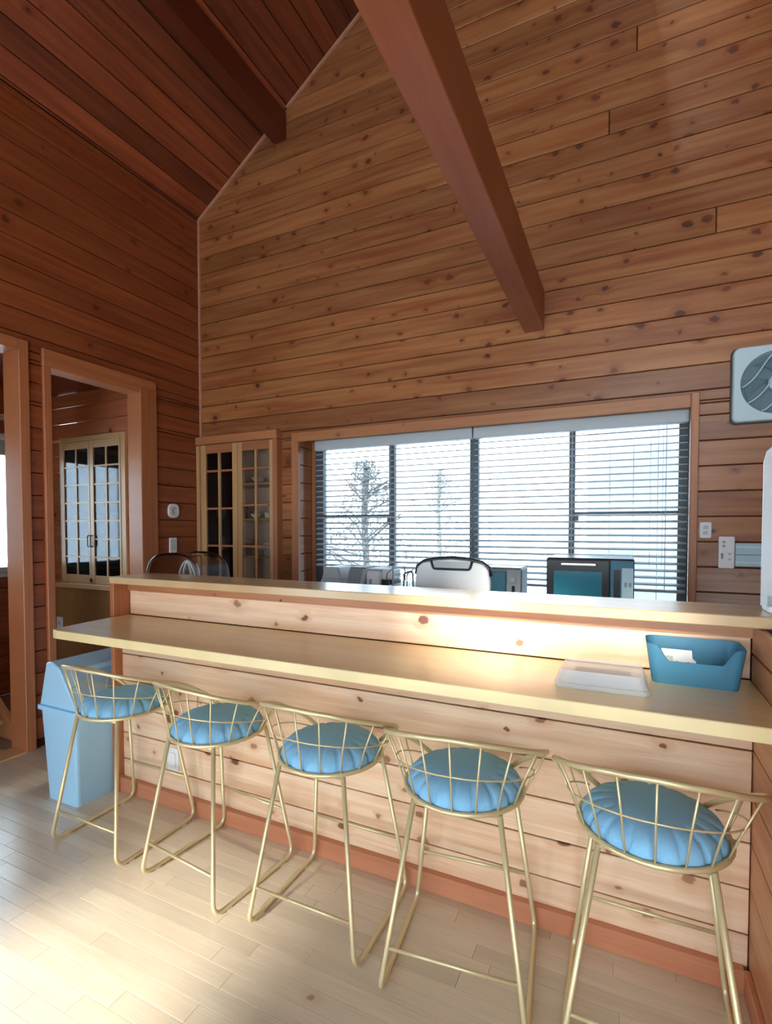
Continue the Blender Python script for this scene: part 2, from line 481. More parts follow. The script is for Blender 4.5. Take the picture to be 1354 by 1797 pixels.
# ---- floor
floor = box('floor', -5.0, XR, FY, 3.9, -0.12, -0.012, M['floor_base'])
tag(floor, 'pale maple strip floor of narrow boards in front of the bar', 'floor', kind='structure')
fp = lambda u, v, t: (u, v, -0.012+t)
rnd = random.Random(3)
pw = 0.0665
yrow = 1.945
strip_rows = []
fi = 0
stuffV, stuffF = [], []
y = yrow
while y > FY+.01:
    y0 = max(FY, y-pw)
    x = XL-1.4 if y > .7 else XL-.1
    x += -rnd.random()*.5
    xs = -5.0 if y > .7 else XL-.1
    while x < XR:
        ln = rnd.choice((.40, .55, .70, .91, .91))
        a, b = max(x, xs), min(x+ln, XR)
        if b-a > .02:
            if y > 0.78 and a < 0.42 and b > -3.9:
                b2 = min(b, 0.38)
                plank('floor_strip', [(a, y0), (b2, y0), (b2, y), (a, y)], fp, .012, M['floor'], floor, ch=.0007, gap=.0004)
                fi += 1
                if b > .42:
                    a = .38
                else:
                    x += ln; continue
            i0 = len(stuffV)
            g = .0005
            stuffV += [(a+g, y0+g, -.0115), (b-g, y0+g, -.0115), (b-g, y-g, -.0115), (a+g, y-g, -.0115),
                       (a+g, y0+g, 0), (b-g, y0+g, 0), (b-g, y-g, 0), (a+g, y-g, 0)]
            stuffF += [tuple(i0+k for k in f) for f in ((4, 5, 6, 7), (0, 1, 5, 4), (1, 2, 6, 5), (2, 3, 7, 6), (3, 0, 4, 7))]
        x += ln
    y -= pw
o = mesh_obj('floor_strips', stuffV, stuffF, M['floor'], floor); o['kind'] = 'stuff'
kf = box('kitchen_floor', -3.6, XR, 1.945, 3.56, -.012, 0.0, M['floor'], floor)

# ---- back wall
WIN = (-2.50, 0.372, 0.93, 2.245)         # opening in the back wall
CAB = (XL, -2.70, 0.86, 2.262)            # recess for the corner cabinet
wb = empty('wall_back')
tag(wb, 'tall gable wall of horizontal knotty cedar boards around the wide window', 'wall', kind='structure')
BT = 0.14
def wall_block(x0, x1, z0, z1): 
    return box('wall_core', x0, x1, YB+TH, YB+TH+BT, z0, z1, M['dark_back'], wb)
wall_block(XL-.1, CAB[1], 0, CAB[2]) if False else None
wall_block(XL-.1, XR, 0, CAB[2] if False else .86)
wall_block(CAB[1], WIN[0]-.03, .86, CAB[3])
wall_block(WIN[0], WIN[1], .86, WIN[2])
wall_block(WIN[1], XR, .86, CAB[3])
prism('wall_core', [(XL-.1, CAB[3]), (XR, CAB[3]), (XR, EV), (RX, RZ), (XL-.1, EV-.07)], 'y', YB+TH, YB+TH+BT, M['dark_back'], wb)
bp_ = lambda u, v, t: (u, YB+TH-t, v)
jr = random.Random(11)
joints = {21: (0.46,)}
for k in (3, 9, 13, 26, 29, 33): joints.setdefault(k, (jr.uniform(-1.8, 1.8),))
rows('plank', XL, XR, 0.0564, RZ, PP, PB, [WIN, CAB], bp_, TH, M['wall_x'], wb,
     clips=((SL, -1, EV-SL*XL), (-SL, -1, EV+SL*XR)), joints=joints)

# ---- left wall (hall doorway and pass-through)
DW = (1.05, 2.035, -.1, 2.680)
OP = (2.185, 2.890, -.1, 2.600)
wl = empty('wall_left')
tag(wl, 'side wall of reddish cedar boards with hall doorway and framed opening', 'wall', kind='structure')
LT = 0.10
lp = lambda u, v, t: (XL-TH+t, u, v)
def lblock(y0, y1, z0, z1): return box('wall_core', XL-TH-LT, XL-TH, y0, y1, z0, z1, M['dark_back'], wl)
lblock(FY, SIDE[0], 0, 2.68); lblock(SIDE[1], DW[0], 0, 2.68); lblock(SIDE[0], SIDE[1], SIDE[3], 2.68); lblock(DW[1], OP[0], 0, 2.68); lblock(OP[1]+.012, YB+.1, 0, 2.6)
lblock(OP[0], YB+.1, 2.612, 2.68)
lblock(FY, YB+.1, 2.68, EV+.02)
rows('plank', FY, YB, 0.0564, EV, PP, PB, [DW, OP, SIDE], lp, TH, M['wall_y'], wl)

# hall wall side face of the left wall
box('hall_side_board', XL-TH-LT-.015, XL-TH-LT, .75, 3.03, 2.68, 2.76, M['wall_y'], wl)

# ---- ceiling: left slope boards, right slope slab
ce = empty('ceiling')
tag(ce, 'dark reddish cedar board ceiling following the steep roof slope', 'ceiling', kind='structure')
cs = 1/math.sqrt(1+SL*SL); sn = SL*cs
slope_len = (RX-XL)/cs
cp = lambda u, v, t: (XL + v*cs + t*sn, u, EV + v*sn - t*cs)   # u along y, v up the slope, t into the room
def slab(vs): 
    return mesh_obj('roof_slab', vs, [(0, 1, 2, 3), (7, 6, 5, 4), (0, 4, 5, 1), (1, 5, 6, 2), (2, 6, 7, 3), (3, 7, 4, 0)], M['dark_back'], ce)
def sl_pts(a, b):
    return [Vector(a(FY, 0)), Vector(a(YB+.2, 0)), Vector(a(YB+.2, slope_len)), Vector(a(FY, slope_len))]
top = [Vector(cp(FY-.2, -.15, -TH)), Vector(cp(YB+.2, -.15, -TH)), Vector(cp(YB+.2, slope_len, -TH)), Vector(cp(FY-.2, slope_len, -TH))]
slab(top + [v + Vector((-sn, 0, cs))*.12 for v in top])
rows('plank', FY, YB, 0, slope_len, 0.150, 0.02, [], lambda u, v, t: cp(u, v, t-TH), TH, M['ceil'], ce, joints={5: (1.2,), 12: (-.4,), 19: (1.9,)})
mir = lambda p: Vector((2*RX-p[0], p[1], p[2]))
top2 = [mir(v) for v in top]
slab([top2[i] for i in (3, 2, 1, 0)] + [(top2[i] + Vector((sn, 0, cs))*.12) for i in (3, 2, 1, 0)])
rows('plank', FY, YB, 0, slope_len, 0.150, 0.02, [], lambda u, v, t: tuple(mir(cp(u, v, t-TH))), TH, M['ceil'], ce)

# ---- unseen walls that close the room (front wall with the glass door and added light openings, right wall)
wr = box('wall_right', XR, XR+.15, FY-.15, YB+.15, -.1, EV+.02, M['far_wall'])
tag(wr, 'plain cedar side wall closing the room', 'wall', kind='structure')
wf = empty('wall_front'); tag(wf, 'cedar wall with glass door, gable window and unseen openings added for light', 'wall', kind='structure')
def fblock(x0, x1, z0, z1): return box('wall_core', x0, x1, FY-.15, FY, z0, z1, M['far_wall'], wf)
fblock(XL-.1, DOOR[0], -.1, DOOR[3]); fblock(DOOR[1], WIDE[0], -.1, DOOR[3]); fblock(WIDE[1], XR, -.1, DOOR[3])
fblock(XL-.1, WIDE[0], DOOR[3], WIDE[3]); fblock(WIDE[1], XR, DOOR[3], WIDE[3]); fblock(XL-.1, XR, WIDE[3], GABLE2[2])
for x in (WIDE[0]+.04, .35, WIDE[1]-.04): box('door_mullion', x-.04, x+.04, FY-.10, FY-.02, 0, WIDE[3], M['alu'], wf)
fblock(XL-.1, GABLE2[0], GABLE2[2], GABLE[2]); fblock(XL-.1, GABLE[0], GABLE[2], GABLE[3]); fblock(GABLE[1], GABLE2[0], GABLE[2], GABLE[3])
fblock(XL-.1, GABLE2[0], GABLE[3], GABLE2[3]); fblock(GABLE2[1], XR, GABLE2[2], GABLE2[3])
prism('wall_core', [(XL-.1, GABLE2[3]), (XR, GABLE2[3]), (RX, RZ+.05)], 'y', FY-.15, FY, M['far_wall'], wf)
for y_ in (SIDE[0]+.03, -2.0, SIDE[1]-.03): box('door_mullion', -3.72, -3.64, y_-.03, y_+.03, 0, SIDE[3], M['alu'], wl)

# unseen sheer curtains behind the camera, added to spread soft daylight
def curtain(xa, xb, label):
    n = 90; V = []; F = []
    for i in range(n+1):
        x = xa+(xb-xa)*i/n; yy = FY+.10+.035*math.sin(i*.9)
        V += [(x, yy, .02), (x, yy, 2.32)]
    F = [(2*i, 2*i+2, 2*i+3, 2*i+1) for i in range(n)]
    e = empty('added_light_curtain')
    mesh_obj('cloth', V, F, M['sheer'], e, smooth=True)
    tube('curtain_rod', [(xa, FY+.10, 2.34), (xb, FY+.10, 2.34)], .012, M['steel'], e)
    tag(e, label, 'curtain', 'unseen sheer curtains added for soft light')
curtain(-1.38, .35, 'unseen white sheer curtain added for soft light, half next to the narrow glass door')
curtain(.35, 2.10, 'unseen white sheer curtain added for soft light, half next to the plain wall')

scr = empty('added_light_screen'); tag(scr, 'unseen white roller screen added to diffuse light through an added gable opening', 'blind')  # unseen screen, added so diffused daylight reaches the counter from above
box('diffuser_cloth', GABLE2[0]-.04, GABLE2[1]+.04, FY+.03, FY+.032, GABLE2[2]-.04, GABLE2[3]+.02, M['sheer'], scr)
box('screen_rail', GABLE2[0]-.06, GABLE2[1]+.06, FY+.005, FY+.06, GABLE2[3]+.02, GABLE2[3]+.08, M['white'], scr, bev=.005)

# ---- beam, purlin, cove trims
beam = box('ceiling_beam', -0.636, -0.509, FY, YB, 2.827, 3.087, M['beam'], bev=.003)
tag(beam, 'long reddish timber tie beam running from the gable wall overhead', 'beam', kind='structure')
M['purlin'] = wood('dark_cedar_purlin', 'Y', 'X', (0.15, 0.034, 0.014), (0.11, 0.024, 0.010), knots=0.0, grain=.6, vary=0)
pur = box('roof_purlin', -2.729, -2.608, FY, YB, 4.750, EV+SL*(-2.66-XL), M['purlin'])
tag(pur, 'dark timber purlin under the sloping board ceiling', 'beam', kind='structure')
def slope_trim(name, v0, v1):   # slim cove strip
    q = .017
    pts = [(v0, 0), (v1, 0), (v1, q), (v0, q)]
    V = [cp(YB-.001-yy, v, t) for yy in (0, q) for v, t in pts]
    return mesh_obj(name, V, [(0, 1, 2, 3), (7, 6, 5, 4), (0, 4, 5, 1), (1, 5, 6, 2), (2, 6, 7, 3), (3, 7, 4, 0)], M['cove'])
t1 = slope_trim('trim_1', 0.01, (-2.74-XL)/cs); tag(t1, 'thin pale cove moulding on the gable below the purlin', 'trim', kind='structure')
t2 = slope_trim('trim_2', (-2.60-XL)/cs, slope_len-.02); tag(t2, 'thin pale cove moulding on the gable above the purlin', 'trim', kind='structure')
t3 = box('trim_3', XL, XL+.016, YB-.016, YB, 2.34, EV, M['cove']); tag(t3, 'slim upright corner moulding between side wall and gable', 'trim', kind='structure')

# ---- window in the back wall
w1 = empty('window_1'); tag(w1, 'wide four-pane kitchen window in a deep cedar reveal', 'window', kind='structure')
WY = 3.80
x0, x1, z0, z1 = WIN
# casing (front trims)
box('casing', -2.565, -2.497, YB-.014, YB+.02, z0-.06, 2.302, M['trim_zx'], w1, bev=.003)
box('casing', 0.347, 0.392, YB-.022, YB+.02, z0-.06, 2.310, M['trim_zx'], w1, bev=.004)
box('casing', -2.497, 0.347, YB-.014, YB+.02, 2.225, 2.302, M['trim_x'], w1, bev=.003)
box('reveal_head', x0-.02, x1+.02, YB+.02, WY+.06, 2.245, 2.27, M['trim_x'], w1)
box('reveal_sill', x0-.02, x1+.02, YB-.03, WY+.06, z0-.03, z0, M['trim_x'], w1)
box('reveal_back', x0-.03, x0-.012, YB+TH, WY+.06, z0, 2.25, M['dark_back'], w1)
box('reveal_side', x1, x1+.02, YB+TH, WY+.06, z0, 2.25, M['trim_y'], w1)
rows('reveal_plank', YB+.018, WY-.045, z0, 2.245, PP, 1.128-PP, [], lambda u, v, t: (x0-.012+t, u, v), .012, M['trim_y'], w1)
box('inner_stop', x0, x0+.035, WY-.045, WY+.05, z0, 2.245, M['trim_zx'], w1, bev=.002)
fx0, fx1 = x0+.035, x1
def bar(n, a, b, c, d, yy=WY, dp=.03): return box(n, a, b, yy-dp/2, yy+dp/2, c, d, M['alu'], w1, bev=.002)
bar('frame_rail', fx0, fx1, 2.19, 2.245, WY, .06); bar('frame_rail', fx0, fx1, z0, z0+.05, WY, .06)
bar('frame_stile', fx0, fx0+.075, z0+.05, 2.19, WY, .06)
bar('frame_stile', fx1-.065, fx1, z0+.05, 2.19, WY, .06)
for c_, w_ in ((-1.735, .050), (-1.045, .066), (-0.342, .040)):
    bar('mullion', c_-w_/2, c_+w_/2, z0+.05, 2.19, WY, .05)
bar('transom', fx0+.075, -1.76, 1.588, 1.612); bar('transom', -0.32, fx1-.065, 1.588, 1.612)
bar('sash_lock', -1.782, -1.76, 1.54, 1.588); bar('sash_lock', -0.32, -0.295, 1.55, 1.588, WY-.02)
for a, b in ((fx0+.075, -1.76), (-1.71, -1.078), (-1.012, -.362), (-.322, fx1-.065)):
    box('pane', a, b, WY+.004, WY+.008, z0+.05, 2.19, M['glass'], w1)

# ---- venetian blinds
def blind(xa, xb, zbot, label):
    e = empty('venetian_blind', (0, 0, 0))
    tag(e, label, 'blind', 'venetian blinds in the kitchen window')
    by = 3.69
    box('head_rail', xa, xb, by-.03, by+.03, 2.160, 2.240, M['blind_rail'], e, bev=.003)
    z = 2.130
    first = None
    w, t, an = .048, .0050, R(-12)
    while z > zbot+.03:
        if first is None:
            n = 4; V = []
            prof = []
            for i in range(n+1):
                s = -1+2*i/n
                prof.append((s*w/2*math.cos(an), s*w/2*math.sin(an)*-1 + .0025*(1-s*s)))
            V = [(x, by+p[0], p[1]) for x in (xa+.004, xb-.004) for p in prof] + [(x, by+p[0], p[1]-t) for x in (xa+.004, xb-.004) for p in prof]
            k = n+1; F = []
            for i in range(n):
                F.append((i, i+1, k+i+1, k+i)); F.append((2*k+i+1, 2*k+i, 3*k+i, 3*k+i+1))
            F += [(0, k, 3*k, 2*k), (n, 2*k+n, 3*k+n, k+n)]
            first = mesh_obj('slat', V, F, M['blind'], e); first.location.z = z
        else:
            s = first.copy(); C.objects.link(s); s.parent = e; s.location.z = z
        z -= .0451
    box('bottom_rail', xa+.004, xb-.004, by-.024, by+.024, zbot, zbot+.018, M['blind_rail'], e, bev=.003)
    n = 3 if xb-xa < 1.4 else 3
    for i in range(n):
        x = xa + .12 + (xb-xa-.24)*i/(n-1)
        for yy in (by-.025, by+.025):
            box('ladder_cord', x-.0012, x+.0012, yy-.0012, yy+.0012, zbot+.01, 2.165, M['blind'], e)
    return e
b1 = blind(-2.405, -1.03, 1.175, 'white venetian blind over the two window panes beside the glass corner cabinet')
b2 = blind(-1.02, 0.352, 1.085, 'white venetian blind over the two window panes behind the microwave, hanging lower')
for dx in (0.07, 0.105):
    box('tilt_cord', .352-dx*2-.0012, .352-dx*2+.0012, 3.652, 3.6545, 1.25, 2.17, M['blind'], b2)

# ---- corner glass cabinet in the back wall
cab = empty('glass_cabinet', (0, 0, 0))
tag(cab, 'built-in cedar cupboard with two tall glass doors full of dishes in the corner', 'cabinet')
cy = 3.50
box('back_panel', XL, -2.69, 3.84, 3.86, .86, 2.25, M['cab_inside'], cab)
box('side_panel', XL-.02, XL, cy+.03, 3.86, .86, 2.25, M['cab_inside'], cab)
box('side_panel', -2.70, -2.68, cy+.03, 3.86, .86, 2.25, M['cab_inside'], cab)
box('top_panel', XL, -2.69, cy+.03, 3.86, 2.25, 2.27, M['cab_inside'], cab)
box('bottom_panel', XL, -2.69, cy+.03, 3.86, .86, .88, M['cab_inside'], cab)
box('cornice', XL+.002, -2.672, cy-.016, YB, 2.262, 2.335, M['trim_x'], cab, bev=.004)
box('jamb', -2.719, -2.672, cy-.012, YB+.05, .86, 2.262, M['trim_zx'], cab, bev=.003)
box('jamb', XL+.002, -3.560, cy-.006, YB+.05, .86, 2.255, M['pale_z'], cab, bev=.003)
for z in (1.90, 1.585, 1.25):
    box('shelf', XL+.002, -2.705, cy+.05, 3.835, z-.02, z, M['pale_x'], cab)
def glass_door(parent, xa, xb, za, zb, yy, st, rt, rb, cols, rws, mat_z, mat_x, gl, mw=.014, stl=None):
    d = empty('door'); d.parent = parent
    sl_, sr_ = stl or (st, st)
    box('stile', xa, xa+sl_, yy, yy+.022, za, zb, mat_z, d, bev=.002)
    box('stile', xb-sr_, xb, yy, yy+.022, za, zb, mat_z, d, bev=.002)
    box('rail', xa+sl_, xb-sr_, yy+.002, yy+.022, zb-rt, zb, mat_x, d, bev=.002)
    box('rail', xa+sl_, xb-sr_, yy+.002, yy+.022, za, za+rb, mat_x, d, bev=.002)
    gx0, gx1, gz0, gz1 = xa+sl_, xb-sr_, za+rb, zb-rt
    cxs = [gx0+(gx1-gx0)*i/cols for i in range(cols+1)]
    czs = [gz0+(gz1-gz0)*i/rws for i in range(rws+1)] if isinstance(rws, int) else [gz0]+list(rws)+[gz1]
    for c_ in cxs[1:-1]: box('muntin', c_-mw/2, c_+mw/2, yy+.003, yy+.019, gz0, gz1, mat_z, d)
    for c_ in czs[1:-1]: box('muntin', gx0, gx1, yy+.004, yy+.018, c_-mw*.4, c_+mw*.4, mat_x, d)
    for i in range(cols):
        for j in range(len(czs)-1):
            box('pane', cxs[i], cxs[i+1], yy+.010, yy+.013, czs[j], czs[j+1], gl, d)
    return d
glass_door(cab, -3.545, -3.118, .90, 2.255, cy, .055, .075, .08, 2, (1.337, 1.676, 2.017), M['pale_z'], M['trim_x'], M['cab_glass'], .022, (.060, .055))
glass_door(cab, -3.112, -2.721, .90, 2.255, cy, .045, .075, .08, 2, (1.337, 1.70, 2.02), M['pale_z'], M['trim_x'], M['cab_glass'], .022, (.050, .040))

# dishes inside the corner cabinet
def dish(kind, x, y, z, label, s=1.0):
    if kind == 'stack':
        e = empty('plate_stack', (x, y, z))
        for k in range(4):
            lathe('plate', [(.03*s, k*.012), (.075*s, k*.012+.008), (.077*s, k*.012+.011), (.03*s, k*.012+.005)], (0, 0, 0), M['white_warm'], e, 20)
        tag(e, label, 'plates', 'dishes in the glass cupboard')
    elif kind == 'cup':
        e = empty('cup', (x, y, z))
        lathe('bowl', [(.022*s, 0), (.034*s, .01), (.038*s, .07*s), (.035*s, .07*s), (.031*s, .012)], (0, 0, 0), M['white_warm'], e, 18)
        tube('handle', [(.036*s, 0, .055*s), (.058*s, 0, .05*s), (.056*s, 0, .025*s), (.034*s, 0, .018*s)], .004, M['white_warm'], e, 6)
        tag(e, label, 'cup', 'dishes in the glass cupboard')
    elif kind == 'bowl':
        o = lathe('bowl', [(.03*s, 0), (.035*s, .008), (.07*s, .05*s), (.066*s, .05*s), (.03*s, .014)], (x, y, z), M['white_warm'], None, 20)
        tag(o, label, 'bowl', 'dishes in the glass cupboard')
    elif kind == 'box':
        e = empty('carton', (x, y, z))
        box('body', -.05*s, .05*s, -.04, .04, 0, .09*s, M['mid_grey'], e, bev=.003)
        box('lid', -.052*s, .052*s, -.042, .042, .09*s, .105*s, M['white'], e, bev=.002)
        tag(e, label, 'box', 'dishes in the glass cupboard')
    elif kind == 'glass':
        e = empty('drinking_glass', (x, y, z))
        lathe('tumbler', [(.026*s, 0), (.034*s, .10*s), (.032*s, .10*s), (.024*s, .006)], (0, 0, 0), M['mid_grey'], e, 18)
        tag(e, label, 'glass', 'dishes in the glass cupboard')
for a in (('stack', -3.33, 3.66, 1.90, 'low white plate stack on the top shelf behind the cornerward glass door'),
          ('cup', -3.21, 3.64, 1.90, 'white cup beside the plate stack on the top cupboard shelf'),
          ('bowl', -2.99, 3.64, 1.90, 'white bowl on the top shelf behind the windowward glass door'),
          ('box', -2.82, 3.66, 1.90, 'grey carton with pale lid on the top cupboard shelf'),
          ('cup', -3.31, 3.66, 1.585, 'white cup on the middle cupboard shelf behind the cornerward door', 1.3),
          ('glass', -3.18, 3.65, 1.585, 'pale tumbler on the middle cupboard shelf next to a cup', 1.4),
          ('bowl', -3.02, 3.64, 1.585, 'white bowl on the middle shelf behind the windowward glass door', .8),
          ('cup', -2.90, 3.65, 1.585, 'small white cup on the middle shelf behind the windowward door', .8),
          ('bowl', -2.80, 3.64, 1.585, 'small white bowl at the window end of the middle cupboard shelf', .6),
          ('box', -3.19, 3.66, 1.25, 'grey carton with pale lid on the low shelf behind the cornerward door', 1.2),
          ('box', -2.86, 3.65, 1.25, 'grey carton with pale lid on the low shelf behind the windowward door', 1.1),
          ('stack', -2.99, 3.66, 1.25, 'white plate stack on the low shelf next to a carton')):
    dish(*a)

# ---- doorway and opening trims in the left wall
d1 = empty('door_1'); tag(d1, 'open doorway to the hall in a broad cedar frame', 'doorway', kind='structure')
box('jamb', XL-.160, XL+.020, DW[1]-.055, DW[1]+.008, 0, 2.735, M['trim_z'], d1, bev=.004)
box('jamb', XL-.160, XL+.020, DW[0], DW[0]+.055, 0, 2.735, M['trim_z'], d1, bev=.004)
box('head', XL-.160, XL+.020, DW[0]+.055, DW[1]-.055, 2.660, 2.735, M['trim_y'], d1, bev=.004)
box('threshold', XL-.135, XL+.02, DW[0]+.055, DW[1]-.055, 0, .012, M['pale_x'], d1)
t4 = empty('trim_4'); tag(t4, 'cedar frame around the opening toward the panelled alcove', 'frame', kind='structure')
box('jamb', XL-.135, XL+.022, OP[0]-.050, OP[0], 0, 2.600, M['trim_z'], t4, bev=.003)
box('jamb', XL-.135, XL+.024, OP[1], OP[1]+.160, 0, 2.640, M['trim_z'], t4, bev=.004)
box('head', XL-.135, XL+.020, OP[0]-.050, OP[1]+.160, 2.600, 2.722, M['trim_y'], t4, bev=.004)

# ---- hall beyond the left wall
HX, HY = -5.0, 3.03
wh = empty('wall_hall'); tag(wh, 'dark reddish board wall of the hall with a bright window', 'wall', kind='structure')
HW = (1.50, 2.94, 1.10, 2.30)
hp = lambda u, v, t: (HX-TH+t, u, v)
box('wall_core', HX-TH-.1, HX-TH, .7, HY+.1, -.1, HW[2], M['dark_back'], wh)
box('wall_core', HX-TH-.1, HX-TH, .7, HY+.1, HW[3], 2.8, M['dark_back'], wh)
box('wall_core', HX-TH-.1, HX-TH, .7, HW[0], HW[2], HW[3], M['dark_back'], wh)
box('wall_core', HX-TH-.1, HX-TH, HW[1], HY+.1, HW[2], HW[3], M['dark_back'], wh)
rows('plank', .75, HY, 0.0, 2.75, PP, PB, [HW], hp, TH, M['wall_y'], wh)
wa = empty('wall_alcove'); tag(wa, 'cedar board wall of the alcove around the small-paned cupboard', 'wall', kind='structure')
ACAB = (-4.80, -3.93, .99, 2.31)
box('wall_core', HX, XL-TH-LT, HY+TH+.25, HY+TH+.35, -.1, 2.8, M['dark_back'], wa)
ap = lambda u, v, t: (u, HY+TH-t, v)
rows('plank', HX, XL-TH, 0.945, 2.75, PP, PB, [ACAB], ap, TH, M['alcove'], wa, ch=.0008)
wend = box('wall_end', HX, XL-TH-LT, .6, .75, -.1, 2.8, M['trim_x']); tag(wend, 'end wall of the hall', 'wall', kind='structure')
hc = box('ceiling_hall', HX-.1, XL-TH-LT, .6, HY+.3, 2.75, 2.80, M['ceil']); tag(hc, 'flat dark wooden hall ceiling', 'ceiling', kind='structure')
w2 = empty('window_2'); tag(w2, 'bright hall window seen through the doorway', 'window', kind='structure')
def hb(n, a, b, c, d, m=M['mid_grey'], e=.0): return box(n, HX-.06+e, HX+.012+e, a, b, c, d, m, w2, bev=.003)
hb('frame', HW[0], HW[0]+.05, HW[2], HW[3]); hb('frame', HW[1]-.05, HW[1], HW[2], HW[3])
hb('frame', HW[0]+.05, HW[1]-.05, HW[3]-.05, HW[3]); hb('frame', HW[0]+.05, HW[1]-.05, HW[2], HW[2]+.05)
hb('frame', 2.20, 2.25, HW[2]+.05, HW[3]-.05)
hb('sill', HW[0]-.04, HW[1]+.04, HW[2]-.035, HW[2], M['mid_grey'], .04)
box('pane', HX-.034, HX-.030, HW[0]+.05, 2.20, HW[2]+.05, HW[3]-.05, M['glass'], w2)
box('pane', HX-.034, HX-.030, 2.25, HW[1]-.05, HW[2]+.05, HW[3]-.05, M['glass'], w2)
lampo = empty('tube_lamp', (HX+.06, 2.2, 2.47))
box('housing', -.055, .0, -.44, .48, -.02, .03, M['white'], lampo, bev=.006)
tube('tube', [(.015, -.43, -.01), (.015, .47, -.01)], .014, M['white'], lampo, 10)
tag(lampo, 'slim white tube lamp on the hall wall above the window', 'lamp')
# rolled blind on the hall window
rb_ = empty('roller_blind', (HX+.05, 2.22, 2.30))
lathe('roll', [(.028, -.70), (.03, -.69), (.03, .69), (.028, .70)], (0, 0, 0), M['white'], rb_, 16)
for o in rb_.children: o.rotation_euler = (R(90), 0, 0)
box('hem_bar', -.012, .004, -.69, .69, -.16, -.14, M['blind_rail'], rb_)
box('cloth', -.004, -.002, -.69, .69, -.15, -.02, M['blind'], rb_)
tag(rb_, 'rolled-up pale blind at the top of the hall window', 'blind')

# alcove cupboard with small panes
ac = empty('paned_cupboard', (0, 0, 0))
tag(ac, 'pale wooden cupboard with small-paned glass doors in the alcove', 'cabinet')
ay = HY-.025
box('frame_side', -4.822, -4.798, ay, HY+.05, .99, 2.337, M['pale_z'], ac, bev=.002)
box('frame_side', -3.977, -3.922, ay, HY+.05, .99, 2.337, M['pale_z'], ac, bev=.002)
box('frame_top', -4.798, -3.977, ay, HY+.05, 2.292, 2.337, M['pale_x'], ac, bev=.002)
box('back_panel', -4.82, -3.92, HY+.24, HY+.255, .95, 2.33, M['smooth_dark'], ac)
box('side_panel', -4.82, -4.80, HY+.05, HY+.24, .99, 2.33, M['smooth_dark'], ac)
box('side_panel', -3.95, -3.925, HY+.05, HY+.24, .99, 2.33, M['smooth_dark'], ac)
box('shelf', -4.80, -3.95, HY+.05, HY+.24, 1.62, 1.64, M['pale_x'], ac)
glass_door(ac, -4.798, -4.390, .992, 2.290, ay-.004, .040, .066, .076, 2, 7, M['pale_z'], M['pale_x'], M['alc_glass'], .018, (.044, .024))
glass_door(ac, -4.386, -3.979, .992, 2.290, ay-.004, .040, .066, .076, 2, 7, M['pale_z'], M['pale_x'], M['alc_glass'], .018, (.050, .022))
for x in (-4.402, -4.362):
    tube('handle', bend([(x, ay-.004, 1.43), (x, ay-.024, 1.43), (x, ay-.024, 1.33), (x, ay-.004, 1.33)], .01, 3), .0045, M['black'], ac, 6)
box('latch', -4.40, -4.376, ay-.012, ay-.004, 1.005, 1.04, M['black'], ac)
box('sill_board', HX, XL-TH-LT, HY-.07, HY+.24, .945, .990, M['pale_x'], ac, bev=.003)
lowp = box('lower_panel', HX, XL-TH-LT, HY-.012, HY+.24, 0, .945, M['smooth_dark'], ac)
# wall sockets
def wall_plate(name, x, y, z, w, h, face, label, cat='switch', n=2, mat=None):
    """plate standing off a wall; face = outward direction"""
    e = empty(name, (x, y, z), {'-y': 0, '+x': R(90), '-x': R(-90)}[face])
    prism('plate', rrect(w, h, min(w, h)*.12, 3), 'y', -.009, 0, mat or M['white'], e, bev=.0015)
    for k in range(n):
        zz = (k-(n-1)/2)*h*.34
        prism('rocker', rrect(w*.42, h*.24, .003, 2, 0, zz), 'y', -.012, -.009, M['mid_grey'], e)
    tag(e, label, cat)
    return e
wall_plate('wall_socket', -4.878, HY-.012, .59, .085, .12, '-y', 'small white socket on the plain alcove panel below the paned cupboard', 'socket', 1)

# stair seen low in the hall
st = empty('hall_stair', (0, 0, 0)); tag(st, 'reddish stair string rising in the hall behind the doorway', 'stair')
prism('string_board', [(-3.735, .0), (-4.45, .565), (-4.45, .30), (-4.07, .0)], 'y', 2.05, 2.085, M['trim_x'], st, bev=.003)
for i in range(2):
    box('tread', -4.24-.24*i, -3.98-.24*i, 1.2, 2.05, .10+.18*i, .135+.18*i, M['pale_x'], st, bev=.003)

# ---- bar: half wall, post, counter, ledge
bw = empty('wall_bar'); tag(bw, 'knotty pine half wall of the bar under the counter', 'wall', kind='structure')
PX0, PX1 = -2.588, 0.38
LY = 1.945; UY = 2.0
box('wall_core', PX0, PX1+.2, UY+TH, 2.13, 0, 1.187, M['dark_back'], bw)
box('wall_core', PX0, PX1, LY+TH, UY+TH, 0, .955, M['dark_back'], bw)
rows('plank', PX0, PX1, .06, .957, PP, .18-PP, [], lambda u, v, t: (u, LY+TH-t, v), TH, M['panel'], bw, joints=None, ch=.002)
rows('plank', PX0, PX1, 1.001, 1.150, .2, 1.001, [], lambda u, v, t: (u, UY+TH-t, v), TH, M['panel'], bw, ch=.002)
box('batten', PX0, PX1, UY-.012, UY+TH, 1.140, 1.187, M['trim_x'], bw)
box('post', -2.618, PX0, 1.897, 2.172, 0, 1.187, M['trim_z'], bw, bev=.003)
box('end_panel', -2.612, PX0, 2.0, 2.13, 0, 1.187, M['trim_z'], bw)
bb = box('baseboard_bar', PX0, PX1-.015, 1.914, LY, 0, .080, M['base'], bev=.002); tag(bb, 'reddish baseboard along the foot of the bar', 'baseboard', kind='structure')
bb2 = box('baseboard_post', -2.590, PX0+.012, 1.899, 1.940, 0, .088, M['base'], bev=.001); tag(bb2, 'reddish plinth block at the foot of the bar post', 'baseboard', kind='structure')
